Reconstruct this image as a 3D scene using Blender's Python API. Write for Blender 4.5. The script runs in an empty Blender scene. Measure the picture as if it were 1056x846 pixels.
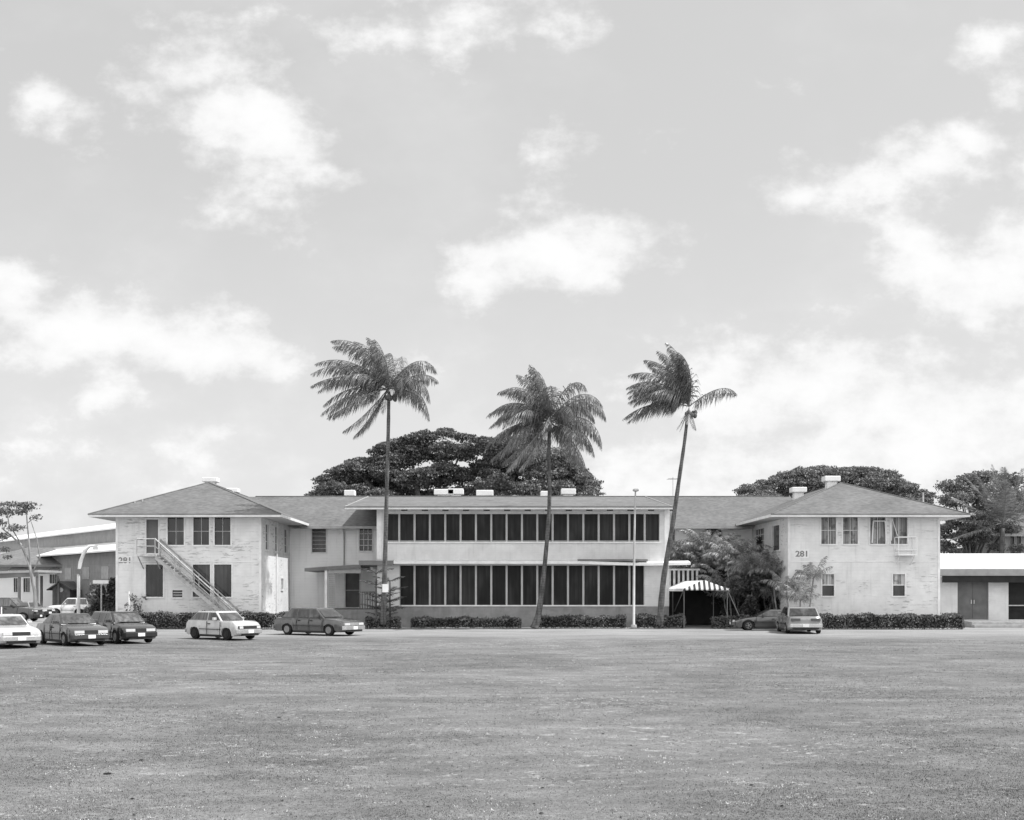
import bpy, math, random
import numpy as np
from mathutils import Vector, Matrix
random.seed(7); rng = np.random.default_rng(7)
R = math.radians
S = bpy.context.scene; COL = S.collection
F, X0, YH, H = 1200.0, 512.0, 607.0, 2.5          # lens in pixels, axis column, horizon row, eye height
def gx(px, d): return (px-X0)*d/F
def gz(py, d): return H+(YH-py)*d/F

# ------------------------------------------------------------------ materials
class NT:
    def __init__(s, tree): s.t = tree; s.n = tree.nodes; s.l = tree.links
    def node(s, typ, ins=None, **kw):
        nd = s.n.new(typ)
        for k, v in kw.items(): setattr(nd, k, v)
        for k, v in (ins or {}).items():
            sock = nd.inputs[k]
            if isinstance(v, bpy.types.NodeSocket): s.l.new(v, sock)
            else: sock.default_value = v
        return nd
    def math(s, op, a, b=0.0, c=None, clamp=False):
        ins = {0: a, 1: b}
        if c is not None: ins[2] = c
        return s.node('ShaderNodeMath', ins, operation=op, use_clamp=clamp).outputs[0]
    def vm(s, op, a, b=(0,0,0)):
        nd = s.node('ShaderNodeVectorMath', {0: a, 1: b}, operation=op)
        return nd.outputs['Value'] if op in ('LENGTH','DOT_PRODUCT') else nd.outputs[0]
    def noise(s, vec, scale, detail=3, rough=.55, dist=0.):
        return s.node('ShaderNodeTexNoise', {'Vector': vec, 'Scale': scale, 'Detail': detail, 'Roughness': rough, 'Distortion': dist}).outputs[0]
    def ramp(s, v, a, b, lo=0., hi=1.):
        return s.node('ShaderNodeMapRange', {0: v, 1: a, 2: b, 3: lo, 4: hi}, interpolation_type='SMOOTHSTEP').outputs[0]
    def mapping(s, vec, sc): return s.vm('MULTIPLY', vec, sc)
def g3(v): return (v, v, v, 1)
def newmat(name):
    m = bpy.data.materials.new(name); m.use_nodes = True
    nt = NT(m.node_tree); bs = m.node_tree.nodes['Principled BSDF']
    return m, nt, bs
def setbase(nt, bs, v, rough=.8, spec=.3, bump=None, bs_str=.3, bdist=.02):
    rgb = nt.node('ShaderNodeCombineColor', {0: v, 1: v, 2: v}).outputs[0]
    nt.l.new(rgb, bs.inputs['Base Color'])
    bs.inputs['Roughness'].default_value = rough
    bs.inputs['Specular IOR Level'].default_value = spec
    if bump is not None:
        b = nt.node('ShaderNodeBump', {'Height': bump, 'Strength': bs_str, 'Distance': bdist})
        nt.l.new(b.outputs[0], bs.inputs['Normal'])
def plain(name, v, var=.15, scale=3., rough=.7, spec=.3, metal=0., bump=.1, obj=False):
    m, nt, bs = newmat(name)
    p = nt.node('ShaderNodeTexCoord').outputs['Object'] if obj else nt.node('ShaderNodeNewGeometry').outputs['Position']
    n = nt.noise(p, scale, 5)
    c = nt.ramp(n, .25, .75, v*(1-var), v*(1+var))
    setbase(nt, bs, c, rough, spec, n, bump)
    bs.inputs['Metallic'].default_value = metal
    return m
def mat_siding(name, v, peel=.5, dark=.32, pitch=.2, dirt=.14):
    """painted horizontal boards, worn paint in level streaks"""
    m, nt, bs = newmat(name)
    p = nt.node('ShaderNodeNewGeometry').outputs['Position']
    sep = nt.node('ShaderNodeSeparateXYZ', {0: p}).outputs
    big = nt.noise(p, .45, 3)
    fine = nt.noise(nt.mapping(p, (1.6, 1.6, 9.)), 1.0, 6, .7)
    mask = nt.ramp(big, .48, .6)
    low = nt.ramp(nt.noise(nt.mapping(p, (.5,.5,3.)), 1., 3), .52, .7)
    mask = nt.math('MAXIMUM', mask, nt.math('MULTIPLY', low, .6))
    st = nt.math('MULTIPLY', nt.ramp(fine, .52, .60), mask)
    st = nt.math('MULTIPLY', st, peel)
    soft = nt.ramp(nt.noise(p, 1.3, 6, .6), .3, .75, 1-dirt, 1.)
    rows = nt.math('FRACT', nt.math('DIVIDE', sep[2], pitch))
    line = nt.ramp(rows, 0., .12, .9, 1.)
    drip = nt.ramp(nt.noise(nt.mapping(p, (5., 5., .35)), 1., 4), .5, .78, 1., .86)
    base = nt.math('MULTIPLY', nt.math('MULTIPLY', nt.math('MULTIPLY', soft, line), drip), v)
    mx = nt.node('ShaderNodeMix', {0: st, 2: base, 3: dark}, data_type='FLOAT').outputs[0]
    setbase(nt, bs, mx, .75, .2, nt.math('ADD', rows, nt.math('MULTIPLY', st, -.5)), .25, .03)
    return m
def mat_roof(name, v=.27):
    m, nt, bs = newmat(name)
    p = nt.node('ShaderNodeNewGeometry').outputs['Position']
    sep = nt.node('ShaderNodeSeparateXYZ', {0: p}).outputs
    rows = nt.math('FRACT', nt.math('DIVIDE', sep[2], .062))
    cell = nt.noise(nt.mapping(p, (3.2, 3.2, 16.)), 1., 1)
    n = nt.noise(p, .5, 6, .65)
    c = nt.math('MULTIPLY', nt.ramp(n, .25, .75, .82, 1.1), nt.ramp(cell, .3, .7, .84, 1.14))
    c = nt.math('MULTIPLY', c, nt.ramp(rows, 0., .25, .8, 1.))
    st = nt.ramp(nt.noise(nt.mapping(p, (1.2, .3, .3)), 1., 4), .55, .75, 1., .86)
    c = nt.math('MULTIPLY', nt.math('MULTIPLY', c, st), v)
    setbase(nt, bs, c, .9, .15, rows, .2, .01)
    return m
def mat_glass(name, v=.018, band=False, rough=.12, spec=.5):
    m, nt, bs = newmat(name)
    p = nt.node('ShaderNodeNewGeometry').outputs['Position']
    n = nt.noise(nt.mapping(p, (1.1, .3, .45)), 1., 2)
    c = nt.ramp(n, .32, .7, v*.5, v*2.)
    n2 = nt.noise(nt.mapping(p, (6., 6., .3)), 1., 2)
    c = nt.math('MULTIPLY', c, nt.ramp(n2, .35, .65, .7, 1.4))
    setbase(nt, bs, c, rough, spec, nt.noise(p, 1.2, 1), .05, .02)
    return m
def mat_curtain(name, v=.3):
    m, nt, bs = newmat(name)
    p = nt.node('ShaderNodeNewGeometry').outputs['Position']
    n = nt.noise(nt.mapping(p, (9., 9., .25)), 1., 3)
    c = nt.ramp(n, .35, .68, v*.45, v*1.3)
    lo = nt.ramp(nt.noise(p, 2.1, 3), .5, .62, 1., .5)
    setbase(nt, bs, nt.math('MULTIPLY', c, lo), .5, .4)
    return m
def mat_leaf(name, v, spread=.6, trans=.12, rough=.55, spec=.35):
    m, nt, bs = newmat(name)
    r = nt.node('ShaderNodeNewGeometry').outputs['Random Per Island']
    p = nt.node('ShaderNodeTexCoord').outputs['Object']
    n = nt.noise(p, .9, 3)
    c = nt.math('MULTIPLY', nt.ramp(n, .3, .7, 1-spread*.4, 1+spread*.4), nt.math('MULTIPLY_ADD', r, v*spread*1.2, v*(1-spread*.6)))
    setbase(nt, bs, c, rough, spec)
    rgb = nt.node('ShaderNodeCombineColor', {0: c, 1: c, 2: c}).outputs[0]
    tr = nt.node('ShaderNodeBsdfTranslucent', {'Color': rgb}).outputs[0]
    mix = nt.node('ShaderNodeMixShader', {0: trans, 1: bs.outputs[0], 2: tr}).outputs[0]
    nt.l.new(mix, m.node_tree.nodes['Material Output'].inputs[0])
    return m
def mat_bark(name, v, rings=True):
    m, nt, bs = newmat(name)
    p = nt.node('ShaderNodeNewGeometry').outputs['Position']
    sep = nt.node('ShaderNodeSeparateXYZ', {0: p}).outputs
    n = nt.noise(nt.mapping(p, (7., 7., 2. if rings else .8)), 1., 5)
    c = nt.ramp(n, .3, .7, v*.6, v*1.35)
    rr = nt.math('FRACT', nt.math('ADD', nt.math('MULTIPLY', sep[2], 6.), nt.math('MULTIPLY', n, 1.2)))
    if rings: c = nt.math('MULTIPLY', c, nt.ramp(rr, 0., .35, .6, 1.))
    setbase(nt, bs, c, .9, .1, rr if rings else n, .5, .03)
    return m
def lawn_tone(nt, p):
    big = nt.noise(nt.mapping(p, (.7, 1.0, 1)), .14, 5, .62, .6)
    streak = nt.noise(nt.mapping(p, (.35, 1., 1)), .75, 5, .65)
    med = nt.noise(nt.mapping(p, (.6, 1., 1)), 1.2, 5, .65)
    t = nt.math('MULTIPLY', nt.ramp(big, .3, .7, .8, 1.14), nt.ramp(streak, .3, .7, .85, 1.12))
    t = nt.math('MULTIPLY', t, nt.ramp(med, .3, .7, .8, 1.14))
    zone = nt.ramp(nt.noise(nt.mapping(p, (.5, 1.3, 1)), .3, 4, .6), .46, .6)
    bits = nt.ramp(nt.noise(nt.mapping(p, (.9, 1.2, 1)), 3.0, 6, .75), .55, .66)
    return nt.math('MULTIPLY', t, nt.math('MULTIPLY_ADD', nt.math('MULTIPLY', zone, bits), 1.0, 1.))
def mat_blades(name, v, spread):
    m, nt, bs = newmat(name)
    g = nt.node('ShaderNodeNewGeometry').outputs
    c = nt.math('MULTIPLY', lawn_tone(nt, g['Position']), nt.math('MULTIPLY_ADD', g['Random Per Island'], v*spread*1.2, v*(1-spread*.6)))
    setbase(nt, bs, c, .75, .12)
    return m
def mat_ground():
    m, nt, bs = newmat('dry_mown_lawn')
    p = nt.node('ShaderNodeNewGeometry').outputs['Position']
    big = nt.noise(nt.mapping(p, (.5, 1.1, 1)), .13, 4, .6, .4)
    med = nt.noise(nt.mapping(p, (.7, 1., 1)), 1.1, 5, .65)
    fine = nt.noise(p, 17., 5, .75)
    vf = nt.noise(p, 60., 3, .7)
    c = nt.math('MULTIPLY', lawn_tone(nt, p), .168)
    c = nt.math('MULTIPLY', c, nt.ramp(fine, .25, .75, .66, 1.36))
    c = nt.math('MULTIPLY', c, nt.ramp(vf, .25, .75, .75, 1.25))
    # bleached straw and bare dust showing between the tufts
    zone = nt.ramp(nt.noise(nt.mapping(p, (.6, 1.4, 1)), .22, 4, .6), .47, .62)
    bits = nt.ramp(nt.noise(nt.mapping(p, (1., 1.3, 1)), 5.5, 5, .7), .56, .68)
    pale = nt.math('MULTIPLY', zone, bits)
    pale2 = nt.ramp(nt.noise(nt.mapping(p, (1., 2.2, 1)), 2.2, 5, .7), .68, .74)
    pale = nt.math('MAXIMUM', pale, nt.math('MULTIPLY', pale2, .8))
    c = nt.node('ShaderNodeMix', {0: nt.math('MULTIPLY', pale, .8), 2: c, 3: .46}, data_type='FLOAT').outputs[0]
    dk = nt.ramp(nt.noise(p, 7., 4, .7), .68, .76)
    c = nt.math('MULTIPLY', c, nt.math('SUBTRACT', 1., nt.math('MULTIPLY', dk, .22)))
    hgt = nt.math('ADD', nt.math('MULTIPLY', fine, .6), nt.math('ADD', nt.math('MULTIPLY', med, .8), nt.math('MULTIPLY', vf, .3)))
    sep = nt.node('ShaderNodeSeparateXYZ', {0: p}).outputs
    edge = nt.math('ADD', sep[1], nt.math('MULTIPLY_ADD', nt.noise(nt.mapping(p, (.35, .8, 1)), .5, 6, .75), 16., -8.))
    c = nt.node('ShaderNodeMix', {0: nt.ramp(edge, 55., 66.), 2: c, 3: gravel_value(nt, p)}, data_type='FLOAT').outputs[0]
    setbase(nt, bs, c, .95, .08, hgt, .55, .05)
    return m
def gravel_value(nt, p):
    n = nt.noise(nt.mapping(p, (.35, 1.6, 1)), .6, 5, .65)
    f = nt.noise(p, 9., 5, .75)
    return nt.math('MULTIPLY', nt.ramp(n, .3, .7, .215, .33), nt.ramp(f, .25, .75, .72, 1.2))
def mat_drive():
    m, nt, bs = newmat('crushed_coral_drive')
    p = nt.node('ShaderNodeNewGeometry').outputs['Position']
    f = nt.noise(p, 9., 5, .75)
    c = gravel_value(nt, p)
    setbase(nt, bs, c, .95, .08, f, .5, .04)
    return m
def mat_carpaint(name, v, rough=.25):
    m, nt, bs = newmat(name)
    p = nt.node('ShaderNodeTexCoord').outputs['Object']
    n = nt.noise(p, 2.2, 4)
    z = nt.node('ShaderNodeSeparateXYZ', {0: p}).outputs[2]
    c = nt.ramp(n, .3, .7, v*.9, v*1.1)
    setbase(nt, bs, c, rough, .5)
    bs.inputs['Coat Weight'].default_value = 1.
    bs.inputs['Coat Roughness'].default_value = .08
    return m
M = {}
M['wall'] = mat_siding('worn_white_siding', .77, .75, .32)
M['wall_clean'] = mat_siding('painted_white_siding', .93, .15, .5, .2, .06)
M['spandrel'] = mat_siding('painted_board_spandrel', .7, .2, .4, .15, .15)
M['base'] = mat_siding('grey_base_course', .3, .3, .15, .2, .3)
M['trim'] = plain('pale_painted_trim', .72, .12, 2.)
M['trim_grey'] = plain('grey_painted_trim', .36, .15, 2.)
M['white'] = plain('white_paint', .8, .06, 2., .5)
M['rail'] = plain('worn_grey_rail', .36, .2, 3.)
M['post'] = plain('grey_window_posts', .4, .12, 2.)
M['fascia'] = plain('dark_eave_fascia', .17, .2, 1.)
M['soffit'] = plain('soffit_boards', .5, .1, 1.)
M['roof'] = mat_roof('grey_shingles', .155)
M['roof_low'] = mat_roof('pale_felt_roof', .175)
M['glass'] = mat_glass('dark_window_glass', .02)
M['screen'] = mat_glass('dark_insect_screen', .014, rough=.45, spec=.2)
M['curtain'] = mat_curtain('grey_curtains', .26)
M['blind'] = mat_curtain('pale_blind', .42)
M['door'] = plain('grey_door_paint', .14, .15, 2.)
M['door_far'] = plain('weathered_grey_door', .13, .2, 1.5)
M['dark'] = plain('dark_interior_and_shade', .02, .3, 2.)
M['metal'] = plain('galvanised_metal', .45, .2, 4., .45, .5, .3)
M['wood'] = plain('weathered_wood', .45, .25, 4.)
M['digits'] = plain('faded_number_paint', .2, .3, 12.)
M['concrete'] = plain('concrete', .34, .2, 2.5, .9, .2)
M['court'] = plain('pale_bounce_sheet', .45, .12, 2., .9, .1); LWX = (269-X0)*72.3/F+.05
M['ground'] = mat_ground(); M['drive'] = mat_drive()
M['palm_leaf'] = mat_leaf('coconut_frond', .19, .9, .3, .4, .5)
M['palm_dead'] = mat_leaf('dry_frond', .3, .5, .1)
M['areca'] = mat_leaf('areca_frond', .26, .8, .2, .4, .5)
M['tree_dark'] = mat_leaf('monkeypod_leaves', .12, .9, .12)
M['tree_mid'] = mat_leaf('grey_green_leaves', .17, .7, .12)
M['tree_pale'] = mat_leaf('pale_leaves', .2, .8, .15)
M['hedge'] = mat_leaf('hedge_leaves', .11, 1., .1)
M['shrub'] = mat_leaf('shrub_leaves', .07, .9, .1)
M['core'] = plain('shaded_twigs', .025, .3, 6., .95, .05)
M['bark'] = mat_bark('palm_bark', .115, True)
M['bark_tree'] = mat_bark('tree_bark', .12, False)
M['bark_pale'] = mat_bark('pale_bark', .28, False)
M['blade'] = mat_blades('grass_blades', .165, .85)
M['straw'] = mat_leaf('straw_blades', .45, .6, .15, .7, .15)
M['tyre'] = plain('tyre_rubber', .02, .2, 5., .85, .2, obj=True)
M['rim'] = plain('wheel_metal', .26, .15, 9., .35, .5, .6, obj=True)
M['carglass'] = mat_glass('car_glass', .06, rough=.05, spec=.8)  # base tone raised and mottled to stand in for sky reflections
M['lamp'] = plain('headlight_lens', .5, .1, 20., .15, .6, obj=True)
M['tail'] = plain('tail_lens', .09, .2, 20., .2, .5, obj=True)
M['plate'] = plain('number_plate', .8, .03, 20., .5, obj=True)
M['black'] = plain('black_plastic', .025, .2, 5., .6, obj=True)
M['chrome'] = plain('bumper_chrome', .6, .1, 5., .25, .6, .8, obj=True)
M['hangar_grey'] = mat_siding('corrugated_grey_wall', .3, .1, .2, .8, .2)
M['far_white'] = plain('far_white_paint', .74, .05, .6)
M['garage_roof'] = plain('chalky_roof_sheet', .6, .12, .5)
M['brick'] = plain('dark_board_wall', .16, .3, 3.)

# ------------------------------------------------------------------ mesh helpers
class MB:
    def __init__(s): s.v = []; s.f = []
    def quad(s, *p):
        i = len(s.v); s.v += [tuple(q) for q in p]; s.f.append(tuple(range(i, i+len(p)))); return s
    def box(s, a, b):
        x0,y0,z0 = [min(a[k], b[k]) for k in range(3)]; x1,y1,z1 = [max(a[k], b[k]) for k in range(3)]
        i = len(s.v)
        s.v += [(x0,y0,z0),(x1,y0,z0),(x1,y1,z0),(x0,y1,z0),(x0,y0,z1),(x1,y0,z1),(x1,y1,z1),(x0,y1,z1)]
        for f in ((3,2,1,0),(4,5,6,7),(0,1,5,4),(1,2,6,5),(2,3,7,6),(3,0,4,7)): s.f.append(tuple(i+k for k in f))
        return s
    def hull8(s, bot, top):
        """bot, top: 4 points each, counter-clockwise seen from above"""
        i = len(s.v); s.v += [tuple(p) for p in bot]+[tuple(p) for p in top]
        for f in ((3,2,1,0),(4,5,6,7),(0,1,5,4),(1,2,6,5),(2,3,7,6),(3,0,4,7)): s.f.append(tuple(i+k for k in f))
        return s
    def tube(s, pts, rad, n=8, cap=True):
        pts = [Vector(p) for p in pts]
        if not hasattr(rad, '__len__'): rad = [rad]*len(pts)
        i0 = len(s.v); up = Vector((0,0,1))
        for k, p in enumerate(pts):
            d = (pts[min(k+1, len(pts)-1)]-pts[max(k-1, 0)]).normalized()
            a = d.cross(Vector((0,1,0)) if abs(d.z) > .9 else up).normalized(); b = d.cross(a)
            for j in range(n):
                t = 2*math.pi*j/n
                s.v.append(tuple(p+(a*math.cos(t)+b*math.sin(t))*rad[k]))
        for k in range(len(pts)-1):
            for j in range(n):
                a_, b_ = i0+k*n+j, i0+k*n+(j+1) % n
                s.f.append((a_, a_+n, b_+n, b_))
        if cap:
            s.f.append(tuple(i0+j for j in range(n))); s.f.append(tuple(i0+(len(pts)-1)*n+j for j in reversed(range(n))))
        return s
    def bar(s, a, b, w=.05): return s.tube([a, b], w, 4)
    def lathe(s, prof, axis='y', n=20, c=(0,0,0)):
        """prof: (radius, offset along axis)"""
        i0 = len(s.v)
        for r, o in prof:
            for j in range(n):
                t = 2*math.pi*j/n; u, w = r*math.cos(t), r*math.sin(t)
                s.v.append((c[0]+u, c[1]+o, c[2]+w) if axis == 'y' else (c[0]+u, c[1]+w, c[2]+o))
        for k in range(len(prof)-1):
            for j in range(n):
                a_, b_ = i0+k*n+j, i0+k*n+(j+1) % n
                s.f.append((a_, b_, b_+n, a_+n))
        s.f.append(tuple(i0+j for j in range(n))); s.f.append(tuple(i0+(len(prof)-1)*n+j for j in reversed(range(n))))
        return s
    def arr(s, V, Fc):
        i = len(s.v); s.v += [tuple(q) for q in V]; s.f += [tuple(int(k)+i for k in q) for q in Fc]; return s
    def build(s, name, mat, parent=None, **kw): return build(name, s.v, s.f, mat, parent, **kw)
WP = {}
def build(name, V, Fc, mat, parent=None, smooth=False, bevel=0., recalc=True, origin=None, seg=2):
    V = np.asarray(V, dtype=float).reshape(-1, 3)
    lo, hi = V.min(0), V.max(0)
    c = Vector(origin) if origin is not None else (Vector(((lo+hi)/2)) if parent is not None else Vector(((lo[0]+hi[0])/2, (lo[1]+hi[1])/2, lo[2])))
    me = bpy.data.meshes.new(name)
    if isinstance(Fc, np.ndarray):
        n, k = Fc.shape; me.vertices.add(len(V)); me.vertices.foreach_set('co', (V-np.array(c)).ravel())
        me.loops.add(n*k); me.loops.foreach_set('vertex_index', Fc.ravel().astype(np.int32))
        me.polygons.add(n); me.polygons.foreach_set('loop_start', (np.arange(n)*k).astype(np.int32))
        me.polygons.foreach_set('loop_total', np.full(n, k, dtype=np.int32))
        me.update(calc_edges=True)
    else:
        me.from_pydata([tuple(q) for q in (V-np.array(c))], [], Fc)
        if recalc:
            import bmesh
            bm = bmesh.new(); bm.from_mesh(me); bmesh.ops.recalc_face_normals(bm, faces=bm.faces); bm.to_mesh(me); bm.free()
    me.materials.append(mat)
    if smooth:
        me.polygons.foreach_set('use_smooth', [True]*len(me.polygons))
    o = bpy.data.objects.new(name, me); COL.objects.link(o)
    if parent is not None:
        o.parent = parent; o.location = c-WP[parent.name]
    else: o.location = c
    WP[o.name] = c
    if bevel:
        b = o.modifiers.new('bevel', 'BEVEL'); b.width = bevel; b.segments = seg; b.limit_method = 'ANGLE'; b.angle_limit = R(35)
    return o
def tag(o, label, cat=None, group=None, kind=None):
    if label: o['label'] = label
    if cat: o['category'] = cat
    if group: o['group'] = group
    if kind: o['kind'] = kind
    return o
def thing(name, loc, label, cat, group=None):
    o = bpy.data.objects.new(name, None); COL.objects.link(o); o.location = loc; o.empty_display_size = .3
    WP[o.name] = Vector(loc)
    return tag(o, label, cat, group)
class Face:
    """a vertical wall plane: u runs level along U, d outward along N"""
    def __init__(s, O, U, N): s.O, s.U, s.N = Vector(O), Vector(U).normalized(), Vector(N).normalized()
    def P(s, u, z, d=0.): return tuple(s.O+s.U*u+s.N*d+Vector((0,0,z)))
    def wall(s, mb, u0, u1, z0, z1, holes=(), depth=.14):
        us = sorted({u0, u1} | {h[0] for h in holes} | {h[1] for h in holes}); zs = sorted({z0, z1} | {h[2] for h in holes} | {h[3] for h in holes})
        for a, b in zip(us, us[1:]):
            for c, d in zip(zs, zs[1:]):
                um, zm = (a+b)/2, (c+d)/2
                if any(h[0] < um < h[1] and h[2] < zm < h[3] for h in holes): continue
                mb.quad(s.P(a, c), s.P(b, c), s.P(b, d), s.P(a, d))
        for a, b, c, d in holes:
            for q in (((a,c),(b,c)), ((b,c),(b,d)), ((b,d),(a,d)), ((a,d),(a,c))):
                (ua, za), (ub, zb) = q
                mb.quad(s.P(ua, za), s.P(ub, zb), s.P(ub, zb, -depth), s.P(ua, za, -depth))
    def sbox(s, mb, u0, u1, z0, z1, d0, d1):
        mb.hull8([s.P(u0,z0,d1), s.P(u1,z0,d1), s.P(u1,z0,d0), s.P(u0,z0,d0)], [s.P(u0,z1,d1), s.P(u1,z1,d1), s.P(u1,z1,d0), s.P(u0,z1,d0)])
    def window(s, parent, u0, u1, z0, z1, pane='glass', nx=0, nz=0, rail=None, fm='trim', fw=.07, bar=.03, label=None, name='window', sill=True, proud=.03):
        mb = MB()
        s.sbox(mb, u0-fw, u0+.02, z0-fw, z1+fw, -.1, proud); s.sbox(mb, u1-.02, u1+fw, z0-fw, z1+fw, -.1, proud)
        s.sbox(mb, u0+.02, u1-.02, z1-.02, z1+fw, -.1, proud-.003); s.sbox(mb, u0+.02, u1-.02, z0-fw, z0+.02, -.1, proud+(.04 if sill else -.003))
        for k in range(1, nx+1): u = u0+(u1-u0)*k/(nx+1); s.sbox(mb, u-bar/2, u+bar/2, z0+.02, z1-.02, -.09, -.055)
        for k in range(1, nz+1): z = z0+(z1-z0)*k/(nz+1); s.sbox(mb, u0+.02, u1-.02, z-bar/2, z+bar/2, -.088, -.053)
        if rail: z = z0+(z1-z0)*rail; s.sbox(mb, u0+.02, u1-.02, z-.03, z+.03, -.085, -.04)
        w = mb.build(name, M[fm], parent)
        if label: w['label'] = label
        if rail and pane == 'split':
            z = z0+(z1-z0)*rail
            p1 = MB(); s.sbox(p1, u0-.01, u1+.01, z0-.01, z, -.13, -.11); p1.build('pane', M['glass'], w)
            p2 = MB(); s.sbox(p2, u0-.01, u1+.01, z, z1+.01, -.128, -.105); p2.build('blind', M['blind'], w)
        else:
            p1 = MB(); s.sbox(p1, u0-.01, u1+.01, z0-.01, z1+.01, -.13, -.11); p1.build('pane', M[pane], w)
        return w

# ------------------------------------------------------------------ the world and the light
SUN = Vector((.535, -.06, .84)).normalized()
w = bpy.data.worlds.new('World'); S.world = w; w.use_nodes = True
nt = NT(w.node_tree); bg = w.node_tree.nodes['Background']
el = math.asin(SUN.z); az = math.atan2(SUN.x, SUN.y)
sky = nt.node('ShaderNodeTexSky', sky_type='NISHITA', sun_disc=False, sun_elevation=el, sun_rotation=az, air_density=1.0, dust_density=2.0, ozone_density=1.0)
lum = nt.node('ShaderNodeRGBToBW', {0: sky.outputs[0]}).outputs[0]
gen = nt.node('ShaderNodeTexCoord').outputs['Generated']
xyz = nt.node('ShaderNodeSeparateXYZ', {0: gen}).outputs
yy = nt.math('MAXIMUM', nt.math('ABSOLUTE', xyz[1]), .12)
zz = nt.math('MAXIMUM', xyz[2], 0.)
u = nt.math('DIVIDE', xyz[0], yy); v = nt.math('DIVIDE', zz, yy)
uv = nt.node('ShaderNodeCombineXYZ', {0: u, 1: v}).outputs[0]
def n2(vec, scale, detail, rough=.6):
    return nt.node('ShaderNodeTexNoise', {'Vector': vec, 'Scale': scale, 'Detail': detail, 'Roughness': rough}, noise_dimensions='2D').outputs
warp = n2(uv, 9., 2.)['Color']
wv = nt.vm('MULTIPLY', nt.vm('SUBTRACT', warp, (.5,.5,.5)), (.075,.05,0))
uvw = nt.vm('ADD', uv, wv)
# cloud banks: image-like directions as (azimuth tangent, elevation tangent), half sizes, weight
CL = [(190,80,75,34,1.),(245,120,70,40,1.1),(290,155,70,38,1.),(335,188,36,18,.8),(255,215,75,38,.6),(220,55,70,36,.6),
 (50,105,42,32,.9),(30,85,22,14,.5),(390,25,80,38,.62),(480,20,90,40,.6),(580,18,48,30,.7),(560,150,46,26,.42),(560,205,60,38,.35),
 (525,255,46,26,.95),(560,275,74,38,1.1),(620,245,64,32,1.),(660,270,38,22,.6),(490,285,40,22,.55),
 (15,310,44,42,1.1),(90,345,110,44,1.15),(180,355,90,36,1.15),(240,365,66,32,1.2),(275,376,34,20,.9),(20,360,80,40,.9),
 (95,410,90,34,.72),(195,465,70,34,.7),(50,470,100,40,.55),(120,500,160,40,.6),
 (840,205,56,22,.85),(900,190,66,30,.85),(975,180,80,36,.85),(1010,140,60,24,.8),(945,272,64,36,1.15),(1015,290,76,44,1.15),(1060,255,50,36,1.),(1050,170,50,30,.75),
 (1020,50,30,22,.7),(1045,75,26,28,.6),(905,350,22,18,.55),
 (700,400,130,56,.75),(780,430,140,70,1.),(860,400,120,60,1.05),(950,420,130,66,1.1),(1040,430,110,70,1.1),(740,480,170,60,.9),(900,480,180,60,1.),(440,372,60,18,.5)]
acc = None
for cx, cy, a, b, wt in CL:
    u0, v0, sa, sb = (cx-X0)/F, (YH-cy)/F, F/a, F/b
    q = nt.node('ShaderNodeVectorMath', {0: uvw, 1: (sa, sb, 0), 2: (-u0*sa, -v0*sb, 0)}, operation='MULTIPLY_ADD').outputs[0]
    f = nt.math('MULTIPLY_ADD', nt.vm('LENGTH', q), -wt/1.62, wt*1.05)
    acc = f if acc is None else nt.math('SMOOTH_MAX', acc, f, .25)
acc = nt.math('MAXIMUM', acc, 0.)
fb = n2(nt.mapping(uv, (1., 1.5, 1.)), 13., 7, .62)[0]
fb2 = n2(nt.mapping(uv, (1., 1.3, 1.)), 42., 4)[0]
field = nt.math('ADD', acc, nt.math('ADD', nt.math('MULTIPLY_ADD', fb, 1.45, -.75), nt.math('MULTIPLY_ADD', fb2, .35, -.17)))
mask = nt.ramp(field, .12, .84)
veil = nt.ramp(n2(nt.mapping(uv, (1., 1.6, 1.)), 4., 5)[0], .4, .8, 0., .28)
hz = nt.ramp(v, .0, .36, .62, .05)
mask2 = nt.math('MAXIMUM', mask, nt.math('ADD', veil, hz), clamp=True)
cb = nt.ramp(nt.math('ADD', fb, nt.math('MULTIPLY', acc, .35)), .45, 1.0, 4.75, 5.75)   # cloud radiance before the 0.1 strength
lum_k, lum_c = .36, 2.85
gray = nt.math('MULTIPLY_ADD', lum, lum_k, lum_c)
sk = nt.node('ShaderNodeMix', {0: mask2, 2: gray, 3: cb}, data_type='FLOAT').outputs[0]
behind = nt.ramp(nt.math('ADD', xyz[1], nt.math('MULTIPLY_ADD', nt.noise(gen, 2.2, 1, .6), .9, -.45)), .05, -.35, 0., 1.)   # bright cloud added behind the viewer, unseen, to lift the shaded front walls
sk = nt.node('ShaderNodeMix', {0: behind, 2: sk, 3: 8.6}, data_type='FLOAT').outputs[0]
rgb = nt.node('ShaderNodeCombineColor', {0: sk, 1: sk, 2: sk}).outputs[0]
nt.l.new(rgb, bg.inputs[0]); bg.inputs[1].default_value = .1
w.cycles.sampling_method = 'MANUAL'; w.cycles.sample_map_resolution = 256
sd = bpy.data.lights.new('sun', 'SUN'); sd.energy = 3.0; sd.angle = R(.55); sd.color = (1, 1, 1)
so = bpy.data.objects.new('sun', sd); COL.objects.link(so); so.location = (40, -10, 60)
so.rotation_euler = (-SUN).to_track_quat('-Z', 'Y').to_euler()
cd = bpy.data.cameras.new('camera'); cam = bpy.data.objects.new('camera', cd); COL.objects.link(cam); S.camera = cam
cam.location = (0, 0, H); cam.rotation_euler = (R(90), 0, 0)
cd.sensor_width = 36; cd.lens = 36*F/1056; cd.shift_x = (528-X0)/1056; cd.shift_y = (YH-423)/1056
cd.clip_start = .1; cd.clip_end = 6000
S.view_settings.view_transform = 'Standard'; S.view_settings.look = 'None'; S.view_settings.gamma = 1
S.view_settings.exposure = .8
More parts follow.
